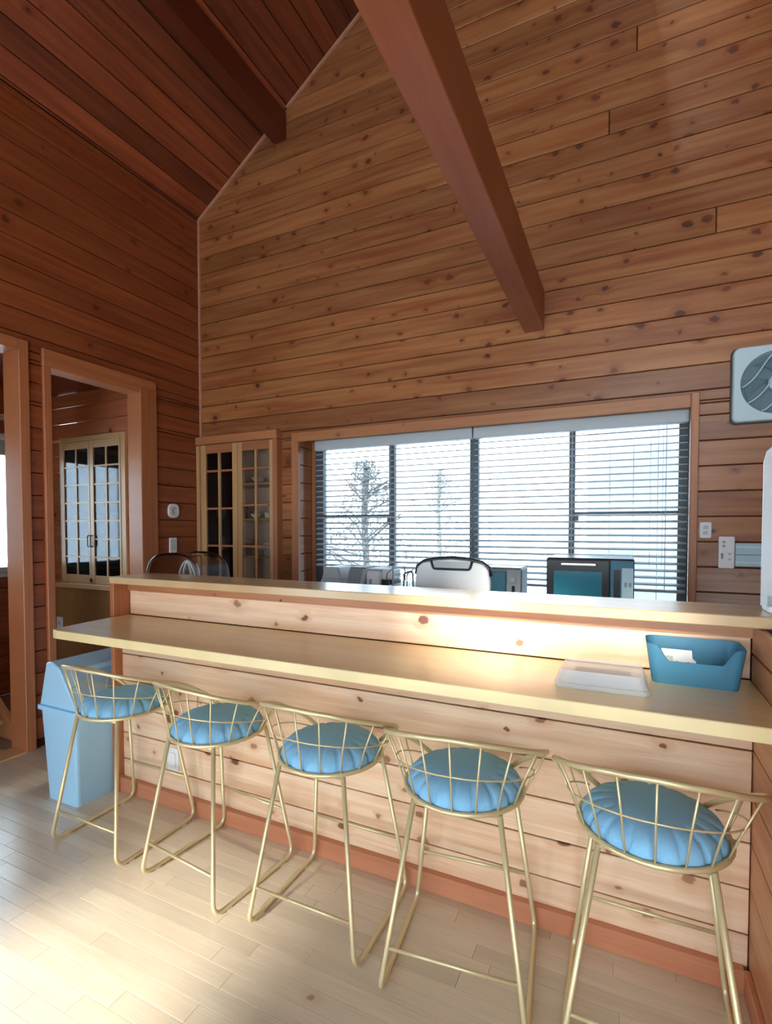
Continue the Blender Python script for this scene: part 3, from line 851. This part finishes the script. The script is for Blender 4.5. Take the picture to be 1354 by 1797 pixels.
# return wall on the right
rw = empty('wall_return'); tag(rw, 'cedar board half wall closing the end of the bar', 'wall', kind='structure')
box('wall_core', PX1+TH, PX1+.12, .75, UY+TH, 0, 1.187, M['dark_back'], rw)
rows('plank', .75, UY-.001, .0, 1.187, PP, .18-PP, [], lambda u, v, t: (PX1+TH-t, u, v), TH, M['panel_y'], rw, ch=.002)
bb3 = box('baseboard_return', PX1-.017, PX1, .75, 1.914, 0, .088, M['base_y'], bev=.002); tag(bb3, 'reddish baseboard at the foot of the end half wall', 'baseboard', kind='structure')

ct = prism('bar_counter', [(-2.533, 1.530), (-2.552, 1.552), (-2.604, 1.897), (-2.604, 1.8965), (PX0, 1.8965), (PX0, 1.9995), (PX1-.001, 1.9995), (PX1-.001, 1.535), (-2.50, 1.525)], 'z', .9585, 1.0, M['counter'], bev=.0025)
tag(ct, 'long light oak bar counter running the length of the half wall', 'counter')
lg = box('bar_ledge', -2.620, 1.30, 1.895, 2.178, 1.1875, 1.2255, M['ledge'], bev=.003)
tag(lg, 'raised wooden ledge shelf along the top of the bar', 'shelf')
so = wall_plate('wall_socket', -2.187, LY, .254, .081, .122, '-y', 'pale blue-white socket cover low on the bar front behind the second stool', 'socket', 0)
prism('cover', rrect(.045, .075, .006, 3, 0, 0), 'y', -.016, -.009, M['white'], so, bev=.002)

# ---- stools
def make_stool():
    e = empty('bar_stool')
    g = M['gold']
    zr = .625; rr = .198
    ring = [(rr*math.sin(2*math.pi*k/40), -rr*math.cos(2*math.pi*k/40), zr) for k in range(40)]
    tube('seat_ring', ring, .0085, g, e, 8, True)
    # rail of the low back
    key = [(-135, .205, .640), (-128, .222, .668), (-120, .240, .695), (-105, .262, .738), (-92, .272, .772), (-78, .273, .795), (-60, .266, .824), (-30, .250, .860), (0, .242, .872)]
    key = key + [(-a, r, z) for a, r, z in key[-2::-1]]
    def interp(phi):
        for (a0, r0, z0), (a1, r1, z1) in zip(key[:-1], key[1:]):
            if a0 <= phi <= a1:
                t = (phi-a0)/(a1-a0); return r0+(r1-r0)*t, z0+(z1-z0)*t
        return key[-1][1:]
    def pol(phi, r, z): return (r*math.sin(R(phi)), -r*math.cos(R(phi)), z)
    # smooth the key samples
    ph = [-135+270*k/60 for k in range(61)]
    rz = [interp(p) for p in ph]
    for _ in range(4):
        rz = [rz[0]] + [((rz[i-1][0]+2*rz[i][0]+rz[i+1][0])/4, (rz[i-1][1]+2*rz[i][1]+rz[i+1][1])/4) for i in range(1, len(rz)-1)] + [rz[-1]]
    tube('back_rail', [pol(p, r, z) for p, (r, z) in zip(ph, rz)], .0088, g, e, 8)
    def at(phi):
        i = (phi+135)/270*60; k = int(min(59, max(0, math.floor(i)))); t = i-k
        return rz[k][0]*(1-t)+rz[k+1][0]*t, rz[k][1]*(1-t)+rz[k+1][1]*t
    for phi in (-110, -88, -66, -44, -22, 0, 22, 44, 66, 88, 110):
        r1, z1 = at(phi)
        tube('back_wire', [pol(phi*.94, rr, zr), pol(phi*.96, rr+(r1-rr)*.42, zr+(z1-zr)*.45), pol(phi, r1, z1)], .0032, g, e, 6)
    path = []
    for k in range(45):
        phi = -124+248*k/44; r1, z1 = at(phi)
        path.append(pol(phi, rr+(r1-rr)*.47, zr+(z1-zr)*.50))
    tube('cross_wire', path, .0028, g, e, 6)
    # sled frames
    for s in (-1, 1):
        a = (s*.138, -.142, .614); b = (s*.228, -.226, .010); c = (s*.228, .226, .010); d = (s*.150, .135, .614)
        tube('sled_leg', bend([a, b, c, d], .055, 6), .0088, g, e, 8)
        for yy in (-.150, .150):
            box('foot_pad', s*.228-.008, s*.228+.008, yy-.012, yy+.012, 0.0, .005, M['felt'], e)
    def on(p, q, z):
        t = (z-p[2])/(q[2]-p[2]); return tuple(p[i]+(q[i]-p[i])*t for i in range(3))
    fa, fb = (-.138, -.142, .614), (-.228, -.226, .010)
    ra, rb2 = (-.150, .135, .614), (-.228, .226, .010)
    p = on(fa, fb, .152); tube('stretcher', [p, (-p[0], p[1], p[2])], .0062, g, e, 8)
    p = on(ra, rb2, .224); tube('stretcher', [p, (-p[0], p[1], p[2])], .0062, g, e, 8)
    tube('cross_bar', [(-.138, -.142, .612), (.138, -.142, .612)], .0075, g, e, 8)
    tube('cross_bar', [(-.150, .135, .612), (.150, .135, .612)], .0075, g, e, 8)
    # cushion: shallow dome with gathered folds around the rim
    V, F = [], []
    nseg = 144; prof = []
    for i in range(16):
        t = i/15
        prof.append(t)
    rc = .193
    z0 = zr-.004
    lobes = 18
    for t in prof:
        a = t*math.pi/2
        # superellipse profile from the bottom rim to the top centre
        rr_ = rc*(math.cos(a)**.55 if t < 1 else 0); hh = .074*(math.sin(a)**.72)
        for k in range(nseg):
            th = 2*math.pi*k/nseg
            fold = abs(math.sin(th*lobes/2))**.30
            edge = max(0, min(1, (rr_/rc-.52)/.36))
            dr = -(1-fold)*.008*edge
            dz = -(1-fold)*.0045*edge
            V.append(((rr_+dr)*math.sin(th), -(rr_+dr)*math.cos(th), z0+hh+dz))
    for i in range(len(prof)-1):
        for k in range(nseg):
            l = (k+1) % nseg
            F.append((i*nseg+k, i*nseg+l, (i+1)*nseg+l, (i+1)*nseg+k))
    F.append(tuple(range(nseg))[::-1])
    F = [f[::-1] for f in F]
    mesh_obj('seat_cushion', V, F, M['fabric'], e, smooth=True)
    return e
stool = make_stool()
spots = [(-2.222, 1.678, 0, 'gold wire bar stool with blue cushion standing nearest the blue waste bin'),
         (-1.604, 1.668, -6, 'second gold wire bar stool counting from the blue waste bin'),
         (-1.030, 1.674, 0, 'middle gold wire bar stool with blue cushion under the bar counter'),
         (-0.489, 1.660, 6, 'gold wire bar stool with blue cushion, second from the end half wall'),
         (0.081, 1.655, 0, 'gold wire bar stool with blue cushion next to the end half wall')]
for i, (x, y, a, lab) in enumerate(spots):
    o = stool if i == 0 else copy_tree(stool)
    o.location = (x, y, 0); o.rotation_euler = (0, 0, R(a))
    tag(o, lab, 'bar stool', 'gold wire bar stools along the counter')

# ---- waste bin
wbn = empty('waste_bin', (-2.755, 1.90, 0))
tag(wbn, 'tall pale blue plastic waste bin with a sloped swing lid beside the bar', 'waste bin')
hx, hy = .125, .205
def frustum(name, a, b, z0, z1, mat, parent, r=.02, seg=3):
    p0 = rrect(a[0]*2, a[1]*2, r, seg); p1 = rrect(b[0]*2, b[1]*2, r, seg)
    n = len(p0)
    V = [(x, y, z0) for x, y in p0]+[(x, y, z1) for x, y in p1]
    F = [tuple(range(n))[::-1], tuple(range(n, 2*n))]+[(i, (i+1) % n, n+(i+1) % n, n+i) for i in range(n)]
    return mesh_obj(name, V, F, mat, parent)
frustum('body', (.125, .202), (.148, .222), 0, .505, M['bin_blue'], wbn)
frustum('rim', (.160, .234), (.160, .234), .505, .527, M['bin_blue'], wbn, .012)
# lid: steep on one side, sloped flap on the other
prism('lid', [(-.152, .527), (-.090, .765), (-.050, .775), (.020, .745), (.148, .545), (.148, .527)], 'y', -.222, .222, M['bin_blue'], wbn, bev=.006)
fl = prism('flap', [(.028, .741), (.032, .748), (.146, .570), (.140, .562)], 'y', -.165, .165, M['bin_dark'], wbn, bev=.002)
prism('flap_grip', [(.050, .722), (.058, .728), (.072, .706), (.064, .700)], 'y', -.10, .10, M['bin_blue'], fl)

# ---- things on the counter
# milky document case with a dark tablet inside
dc = empty('plastic_case', (-.062, 1.765, 1.0))
tag(dc, 'milky white translucent plastic case lying on the counter next to the blue box', 'case')
prism('tray', rrect(.270, .225, .022, 4), 'z', .0, .018, M['frost'], dc, bev=.003)
pts = rrect(.262, .217, .022, 4); pts2 = rrect(.235, .180, .022, 4, 0, .010)
n = len(pts)
V = [(x, y, .018) for x, y in pts]+[(x, y, .050) for x, y in pts2]
mesh_obj('lid', V, [tuple(range(n, 2*n))]+[(i, (i+1) % n, n+(i+1) % n, n+i) for i in range(n)], M['frost'], dc)
box('grey_insert', -.085, .085, -.045, .055, .020, .030, M['grey'], dc, bev=.003)
lathe('snap', [(.004, 0), (.004, .004), (.002, .005)], (-.120, -.105, .016), M['mid_grey'], dc, 10)

# petrol blue storage box with a dipped front
sb = empty('storage_box', (.204, 1.905, 1.0))
tag(sb, 'petrol blue open plastic storage box with dipped front on the counter', 'storage box')
def basin(name, mat, parent):
    m = 96; V = []
    base = dense(rrect(.236, .135, .022, 6), 24); top = dense(rrect(.274, .152, .030, 6), 24)
    n = len(base)
    def rim(x, y):
        if y < -.02:
            t = max(0, min(1, (.112-abs(x))/.040)); t = t*t*(3-2*t)
            return .126-.050*t*max(0, min(1, (-y-.02)/.04))
        return .128
    def ring(p, q, f, ins, zf):
        out = []
        for (a, b), (c, d) in zip(p, q):
            x = a+(c-a)*f; y = b+(d-b)*f
            k = 1-ins/max(1e-6, math.hypot(x, y))
            out.append((x*k, y*k, zf(c, d)))
        return out
    rings = [ring(base, top, 0, 0, lambda x, y: 0.0), ring(base, top, .12, 0, lambda x, y: .012),
             ring(base, top, 1, 0, rim), ring(base, top, 1, .0035, rim), ring(base, top, .12, .0035, lambda x, y: .012), ring(base, top, 0, .006, lambda x, y: .004)]
    for r_ in rings: V += r_
    F = [tuple(range(n))[::-1], tuple(range(5*n, 6*n))]
    for i in range(5):
        for k in range(n):
            l = (k+1) % n
            F.append((i*n+k, i*n+l, (i+1)*n+l, (i+1)*n+k))
    return mesh_obj(name, V, F, mat, parent, smooth=False)
bx = basin('tub', M['petrol'], sb)
def card(name, w, h, x, y, z, tilt, rz, label, hole=True):
    e = empty(name, (x, y, z)); e.rotation_euler = (R(tilt), 0, R(rz))
    prism('sheet', [(-w/2, 0), (w/2, 0), (w/2, h*.62), (w*.40, h*.72), (w*.38, h), (-w/2, h)], 'y', -.0008, .0008, M['paper'], e)
    if hole:
        for xx in (-.005, .028):
            tube('ring_mark', [(xx+.0035*math.cos(a), -.001, h*.55+.0035*math.sin(a)) for a in [2*math.pi*k/10 for k in range(10)]], .0006, M['ink'], e, 4, True)
        for j in range(4):
            tube('pen_line', [(-.038+.005*j, -.001, h*.30+.004*(j % 2)), (-.034+.005*j, -.001, h*.75), (-.030+.005*j, -.001, h*.55)], .0004, M['ink'], e, 4)
    tag(e, label, 'card', 'cards in the storage box')
    return e
card('paper_card', .10, .092, .165, 1.905, 1.006, -14, -2, 'white card with two ring marks standing in the blue storage box')
card('paper_card', .085, .080, .125, 1.925, 1.006, -16, 3, 'plain white card behind the marked card in the blue storage box', False)

# frosted screen on the ledge
ps = empty('acrylic_screen', (.62, 2.03, 1.2255))
tag(ps, 'milky acrylic screen with rounded corner standing at the end of the bar ledge', 'screen')
prism('sheet', [(-.213, .02), (-.213, .49), (-.205, .525), (-.185, .545), (-.15, .552), (.60, .552), (.60, .02)], 'y', -.004, .004, M['frost2'], ps)
box('foot', -.20, -.12, -.05, .05, 0, .022, M['white'], ps, bev=.004)
box('foot', .40, .48, -.05, .05, 0, .022, M['white'], ps, bev=.004)
box('clamp', -.195, -.165, -.009, .009, .022, .05, M['grey'], ps)

# ---- kitchen behind the bar
kc = empty('kitchen_unit', (0, 0, 0)); tag(kc, 'white kitchen base unit with worktop under the wide window', 'kitchen unit')
box('carcass', -2.66, 1.2, 3.00, 3.55, .08, .87, M['white'], kc, bev=.003)
box('worktop', -2.66, 1.2, 2.97, 3.555, .87, .905, M['steel'], kc, bev=.003)
for i in range(6):
    d = box('door', -2.64+.64*i, -2.64+.64*i+.62, 2.98, 3.00, .12, .85, M['white'], kc, bev=.003)
    box('handle', -2.40+.64*i, -2.25+.64*i, 2.965, 2.98, .78, .80, M['steel'], d)
sideb = empty('side_cabinet', (0, 0, 0)); tag(sideb, 'low cabinet behind the bar that carries the dish dryer', 'cabinet')
box('carcass', -2.90, -2.25, 2.24, 2.64, 0, .90, M['white'], sideb, bev=.004)
for i in range(2): box('door', -2.89+.32*i, -2.58+.32*i, 2.64, 2.66, .05, .88, M['white'], sideb, bev=.003)

# microwave
mw = empty('microwave', (-.185, 3.12, .905)); tag(mw, 'black microwave oven with teal window reflection coloured into its glass door on the worktop before the window', 'microwave')
box('body', -.235, .235, 0, .36, .012, .420, M['black'], mw, bev=.008)
box('door', -.232, .110, -.016, 0, .03, .410, M['black'], mw, bev=.004)
box('door_window', -.190, .070, -.0185, -.016, .09, .345, M['oven_glass'], mw)
box('handle', -.15, .04, -.034, -.020, .378, .394, M['steel'], mw, bev=.003)
box('control_panel', .113, .232, -.012, 0, .03, .410, M['petrol'], mw, bev=.003)
box('display', .13, .165, -.0135, -.012, .20, .36, M['black'], mw)
lb = box('label_sticker', .172, .230, -.0135, -.012, .10, .370, M['pale_blue'], mw)
for i in range(2): box('printed_mark', .185+.022*i, .198+.022*i, -.0145, -.0135, .265, .29, M['grey'], lb)
for i in range(5): box('button', .135, .160, -.015, -.0135, .06+.026*i, .075+.026*i, M['mid_grey'], mw)
for x in (-.2, .2):
    for yy in (.04, .32): box('foot', x-.015, x+.015, yy-.015, yy+.015, 0, .012, M['black'], mw)

# small toaster oven next to the microwave
to = empty('toaster_oven', (-.70, 3.18, .905)); tag(to, 'small grey toaster oven between the white chair and the microwave', 'toaster oven')
box('body', -.14, .125, 0, .22, .01, .345, M['grey'], to, bev=.012)
box('door', -.135, .03, -.012, 0, .03, .320, M['oven_glass'], to, bev=.003)
box('control_panel', .032, .122, -.010, 0, .02, .335, M['mid_grey'], to, bev=.004)
lathe('knob', [(.017, 0), (.016, -.02), (.0, -.02)], (.077, -.010, .27), M['white'], to, 14, 'y')
box('lever', .068, .086, -.020, -.010, .17, .235, M['black'], to, bev=.003)

# white tall-backed chair
ch = empty('kitchen_chair', (-.825, 2.55, 0)); tag(ch, 'white tall-backed chair with black top rim and handle slot behind the ledge', 'chair')
bk = [(-.205, .62), (-.205, 1.22), (-.195, 1.285), (-.165, 1.312), (-.09, 1.328), (0, 1.334), (.09, 1.328), (.165, 1.312), (.195, 1.285), (.205, 1.22), (.205, .62)]
prism('backrest', bk, 'y', .0, .035, M['white'], ch, bev=.006)
rimp = [(-.203, .018, 1.25), (-.195, .018, 1.292), (-.160, .018, 1.318), (-.09, .018, 1.333), (0, .018, 1.339), (.09, .018, 1.333), (.160, .018, 1.318), (.195, .018, 1.292), (.203, .018, 1.25)]
tube('top_rim', rimp, .013, M['black'], ch, 8)
tube('handle_frame', bend([(-.112, -.003, 1.325), (-.100, -.003, 1.283), (.100, -.003, 1.283), (.112, -.003, 1.325)], .012, 3), .007, M['black'], ch, 8)
box('handle_slot', -.095, .095, -.006, .0, 1.287, 1.322, M['mid_grey'], ch)
box('seat', -.21, .21, -.0, .40, .44, .50, M['white'], ch, bev=.02, seg=2)
box('back_support', -.03, .03, .035, .06, .46, .70, M['black'], ch)
tube('pedestal', [(0, .2, .06), (0, .2, .44)], .028, M['black'], ch, 12)
for k in range(5):
    a = R(72*k+18)
    lg_ = tube('star_leg', [(0, .2, .085), (.25*math.cos(a), .2+.25*math.sin(a), .06)], .016, M['black'], ch, 8)
    lathe('caster', [(.02, -.012), (.026, -.008), (.026, .008), (.02, .012)], (.25*math.cos(a), .2+.25*math.sin(a), .027), M['black'], lg_, 12, 'x')

# dish dryer with smoky dome
dd = empty('dish_dryer', (-2.58, 2.425, .90)); tag(dd, 'dish dryer with clear smoky domed lid behind the post end of the ledge', 'dish dryer')
box('base', -.235, .235, -.135, .135, 0, .16, M['white'], dd, bev=.015)
def dome(w, h, y0, y1, z0, n=18):
    pr = []
    for k in range(n+1):
        a = math.pi*k/n
        pr.append((-w*math.copysign(abs(math.cos(a))**.75, math.cos(a)), z0+h*abs(math.sin(a))**.46))
    V = [(x, y0, z) for x, z in pr]+[(x, y1, z) for x, z in pr]
    F = [(i, i+1, n+2+i, n+1+i) for i in range(n)]
    return pr, V, F
pr, V, F = dome(.230, .275, -.125, .125, .16)
nn = len(pr)
F += [tuple(range(nn)), tuple(range(nn, 2*nn))[::-1]]
mesh_obj('dome_lid', V, F, M['smoke'], dd, smooth=False)
for yy in (-.125, .125): tube('lid_rim', [(x, yy, z) for x, z in pr], .008, M['smoke'], dd, 8)
tube('lid_rib', [(.13+.085*math.cos(a), -.127, .16+.235*math.sin(a)) for a in [math.pi*k/16 for k in range(17)]], .007, M['mid_grey'], dd, 6)
tube('lid_rib', [(.13+.045*math.cos(a), -.127, .16+.225*math.sin(a)) for a in [math.pi*k/16 for k in range(17)]], .006, M['mid_grey'], dd, 6)
box('lid_hinge', -.20, -.18, -.133, -.125, .24, .26, M['black'], dd)

# appliances at the window's left end
def appliance(name, x, y, w, d, h, label, cat, style):
    e = empty(name, (x, y, .905)); tag(e, label, cat)
    if style == 'rice':
        box('body', -w/2, w/2, 0, d, 0, h*.72, M['mid_grey'], e, bev=.02, seg=2)
        prism('lid', [(-w/2+.005, h*.70), (w/2-.005, h*.70), (w/2-.04, h), (-w/2+.04, h)], 'y', .01, d-.01, M['mid_grey'], e, bev=.008)
        prism('panel', rrect(w*.3, h*.3, .02, 4, w*.22, h*.45), 'y', -.004, .004, M['black'], e)
    elif style == 'coffee':
        prism('body', [(0, 0), (.0, h*.55), (.07, h), (d, h), (d, 0)], 'x', -w/2, w/2, M['mid_grey'], e, bev=.008)
        fp_ = prism('front_panel', [(-.004, h*.10), (-.004, h*.56), (.063, h*.99), (.069, h*.985), (.002, h*.55), (.002, h*.10)], 'x', -w*.42, w*.30, M['grey'], e)
        prism('badge', rrect(.045, .02, .009, 4, -.01, h*.40), 'y', -.008, -.003, M['black'], e)
        box('top_grille', -w*.45, w*.45, .075, d*.9, h, h+.006, M['black'], e)
    else:
        box('body', -w/2, w/2, 0, d, 0, h, M['white'], e, bev=.012)
        box('lid', -w/2+.004, w/2-.004, .004, d-.004, h, h+.018, M['mid_grey'], e, bev=.005)
        box('front_mark', -.03, -.022, -.003, .0, h*.60, h*.80, M['grey'], e)
        box('front_mark', -.018, -.010, -.003, .0, h*.60, h*.80, M['grey'], e)
    return e
appliance('rice_cooker', -1.965, 3.20, .19, .24, .305, 'light grey rice cooker at the post end of the worktop by the blind', 'rice cooker', 'rice')
appliance('coffee_maker', -1.765, 3.18, .145, .25, .300, 'grey sloped-front coffee maker between the rice cooker and bread bin', 'coffee maker', 'coffee')
appliance('bread_bin', -1.625, 3.22, .115, .24, .285, 'pale boxy kitchen canister with grey lid beside the coffee maker', 'canister', 'box')
kp = empty('tissue_pack', (-1.522, 3.24, .905)); tag(kp, 'white paper pack on a black stand beside the canister', 'paper pack')
box('stand', -.047, .047, 0, .14, 0, .225, M['black'], kp, bev=.003)
box('pack', -.045, .045, .005, .135, .225, .300, M['white'], kp, bev=.006)
# dish rack
dr = empty('dish_rack', (-1.39, 3.10, .905)); tag(dr, 'wire dish rack with white tray beside the white chair', 'dish rack')
box('tray', -.085, .085, 0, .34, 0, .20, M['white'], dr, bev=.006)
for xx in (-.075, .075):
    tube('end_hoop', bend([(xx, .01, .20), (xx, .01, .285), (xx, .12, .310), (xx, .32, .310), (xx, .33, .20)], .02, 3), .004, M['alu'], dr, 6)
for k in range(6):
    yy = .05+.05*k
    tube('rack_wire', [(-.075, yy, .20), (-.075, yy, .27), (.075, yy, .27), (.075, yy, .20)], .002, M['steel'], dr, 5)
tube('front_hoop', bend([(.055, -.004, .18), (.060, -.004, .290), (.090, -.004, .305), (.122, -.004, .305), (.128, -.004, .18)], .02, 4), .005, M['black'], dr, 6)
box('upright', -.052, -.044, .05, .058, .20, .335, M['grey'], dr)

# ---- things on the walls
# ventilation fan
vf = empty('ventilation_fan', (.762, YB, 2.318)); tag(vf, 'square pale ventilation fan with round grille high on the gable wall', 'fan')
prism('mount', rrect(.436, .436, .03, 5), 'y', -.018, 0, M['black'], vf)
fr = rrect(.424, .424, .035, 8)
# housing plate with a circular hole
m = len(fr); RR = .178
def ang_ring(r, y): return [(r*math.cos(math.atan2(p[1], p[0])), y, r*math.sin(math.atan2(p[1], p[0]))) for p in fr]
mid = []
for i, p in enumerate(fr):
    mid.append(p)
V = [(p[0], -.018, p[1]) for p in fr]+[(p[0]*.985, -.055, p[1]*.985) for p in fr]
# refine: extra points on the straight sides so the hole is round
fr = dense(fr); m = len(fr)
V = [(p[0], -.018, p[1]) for p in fr]+[(p[0], -.048, p[1]) for p in fr]+[(p[0]*.975, -.058, p[1]*.975) for p in fr]+ang_ring(RR, -.058)+ang_ring(RR*.96, -.024)
F = []
for i in range(4):
    for k in range(m):
        l = (k+1) % m; F.append((i*m+k, i*m+l, (i+1)*m+l, (i+1)*m+k))
mesh_obj('housing', V, F, M['fan_blue'], vf)
box('pull_lip', .02, .14, -.060, -.018, -.236, -.213, M['fan_blue'], vf, bev=.003)
lathe('shroud', [(RR*.965, -.022), (RR*.965, -.024), (.01, -.024)], (0, 0, 0), M['fan_dark'], vf, 40, 'y', smooth=False)
hub = lathe('hub', [(.045, -.024), (.045, -.046), (.035, -.054), (.0, -.056)], (0, 0, 0), M['fan_blue'], vf, 20, 'y')
for k in range(5):
    a0 = 72*k+20
    V, F = [], []
    for i in range(7):
        t = i/6; r = .035+.128*t
        aa = R(a0 + 26*t); wdt = R(26+16*t)
        V += [(r*math.cos(aa-wdt/2), -.028, r*math.sin(aa-wdt/2)), (r*math.cos(aa+wdt/2), -.045, r*math.sin(aa+wdt/2))]
    for i in range(6): F.append((2*i, 2*i+1, 2*i+3, 2*i+2))
    V2 = [(x, y+.002, z) for x, y, z in V]; nb = len(V)
    F += [tuple(nb+j for j in f[::-1]) for f in F]
    mesh_obj('blade', V+V2, F, M['fan_dark'], vf)
for k, (o_, c_) in enumerate(((.115, .02), (.035, .03), (-.045, .03), (-.125, .02))):
    pts_ = []
    for i in range(13):
        t = -1+2*i/12
        # sweeping diagonal ribs of the grille
        s = math.sqrt(max(0, RR**2-o_**2))*t
        d_ = o_ + c_*math.sin(t*2.2)
        ca, sa = math.cos(R(42)), math.sin(R(42))
        x_, z_ = s*ca-d_*sa, s*sa+d_*ca
        q = math.hypot(x_, z_)
        if q > RR*.985: x_, z_ = x_*RR*.985/q, z_*RR*.985/q
        pts_.append((x_, -.058, z_))
    tube('grille_rib', pts_, .0045, M['fan_blue'], vf, 6)

wall_plate('wall_switch', .435, YB, 1.487, .060, .095, '-y', 'small white double switch beside the window casing', 'switch', 2)
ct_ = empty('control_panel', (.541, YB, 1.355)); tag(ct_, 'tall white heater control panel on the wall beside the pale blue strip', 'control panel')
prism('plate', rrect(.079, .188, .004, 2), 'y', -.018, 0, M['white'], ct_, bev=.002)
for zz in (.062, .038): prism('button', rrect(.014, .012, .002, 2, -.014, zz), 'y', -.021, -.018, M['grey'], ct_)
for xx, zz in ((-.022, -.012), (-.022, -.032), (.016, -.008), (.016, -.040)): prism('button', rrect(.015, .013, .004, 2, xx, zz), 'y', -.020, -.018, M['mid_grey'], ct_)
box('indicator', -.026, -.018, -.020, -.018, -.030, -.005, M['grey'], ct_)
bs = empty('wall_rail', (.80, YB, 1.343)); tag(bs, 'pale blue ridged plastic strip on the wall running behind the milky screen', 'rail')
box('strip', -.215, .25, -.014, 0, -.068, .068, M['pale_blue'], bs, bev=.003)
for zz in (-.045, .0, .045): box('ridge', -.215, .25, -.018, -.014, zz-.003, zz+.003, M['grey'] if zz == 0 else M['white'], bs)

sn_ = empty('wall_sensor', (XL, 3.22, 1.65), R(90)); tag(sn_, 'rounded white sensor with a dark square emblem on the side wall', 'sensor')
prism('cover', rrect(.118, .124, .045, 6), 'y', -.022, 0, M['white'], sn_, bev=.006)
for s_ in (.024, .015, .007):
    tube('emblem_line', [(x*1.0, -.0225, z) for x, z in rrect(s_*2, s_*2.4, s_*.4, 2)][: (10 if s_ > .01 else 12)], .0018, M['ink'], sn_, 4)
ws = empty('wall_remote', (XL, 3.215, 1.349), R(90)); tag(ws, 'tall white switch panel with small print below the round sensor', 'switch')
prism('plate', rrect(.076, .132, .005, 2), 'y', -.014, 0, M['white'], ws, bev=.002)
for i in range(5):
    for j in range(2): box('key', -.022+.024*j, -.004+.024*j, -.0165, -.014, -.035+.017*i, -.025+.017*i, M['mid_grey'], ws)

# ---- outdoors beyond the windows
gr = box('ground', -14, 12, 3.92, 24, -.6, -.5, M['snow']); tag(gr, 'snow-covered ground outside', 'ground', kind='structure')
def shrub(x, y, h, seed, label):
    e = empty('frosted_tree', (x, y, -.5)); rr_ = random.Random(seed)
    tube('trunk', [(0, 0, 0), (.03, .02, h*.35), (-.02, 0, h*.75), (.02, 0, h)], .05, M['bark'], e, 8)
    V, F = [], []
    for i in range(26):
        a = rr_.uniform(0, 6.28); z = h*rr_.uniform(.2, .95); L_ = (h-z)*.45+.25
        p0 = Vector((0, 0, z)); d = Vector((math.cos(a), math.sin(a), rr_.uniform(.3, .9))).normalized()
        p1 = p0+d*L_*.6; p2 = p1+(d+Vector((rr_.uniform(-.4, .4), rr_.uniform(-.4, .4), -.2)))*L_*.4
        v, f = tube_geo([p0, p1, p2], .012, 5)
        k = len(V); V += v; F += [tuple(k+q for q in ff) for ff in f]
    mesh_obj('branches', V, F, M['bark'], e)
    V, F = [], []
    for i in range(4200):
        a = rr_.uniform(0, 6.28); z = h*rr_.uniform(.18, 1.02); r_ = ((h*1.05-z)*.42+.1)*math.sqrt(rr_.random())
        c_ = Vector((r_*math.cos(a), r_*math.sin(a), z)); s_ = rr_.uniform(.015, .035)
        n_ = Vector((rr_.uniform(-1, 1), rr_.uniform(-1, 1), rr_.uniform(-1, 1))).normalized(); t_ = n_.orthogonal().normalized(); b_ = n_.cross(t_)
        k = len(V); V += [c_+t_*s_, c_+b_*s_*.5, c_-t_*s_, c_-b_*s_*.5]; F.append((k, k+1, k+2, k+3))
    o = mesh_obj('foliage', V, F, M['leaf'], e); o['kind'] = 'stuff'
    tag(e, label, 'tree', 'frosted trees outside the window')
shrub(-3.35, 6.4, 2.9, 1, 'frosted tree outside behind the first window pane by the cupboard')
shrub(-3.65, 10.4, 3.2, 2, 'frosted shrub-like tree outside behind the second window pane')
shrub(-8.0, 3.2, 3.4, 5, 'frosted tree outside the hall window')
hs = empty('neighbour_house', (1.0, 11.0, -.5)); tag(hs, 'slate blue neighbouring house faintly seen outside the window', 'house')
for i in range(8): box('siding_board', -1.7+.42*i, -1.7+.42*i+.41, -.02, .02, 0, 4.2, M['siding'], hs)
box('wall', -1.7, 1.66, .02, .5, 0, 4.2, M['siding'], hs)
box('roof', -1.9, 1.86, -.3, .8, 4.2, 4.4, M['snow'], hs)
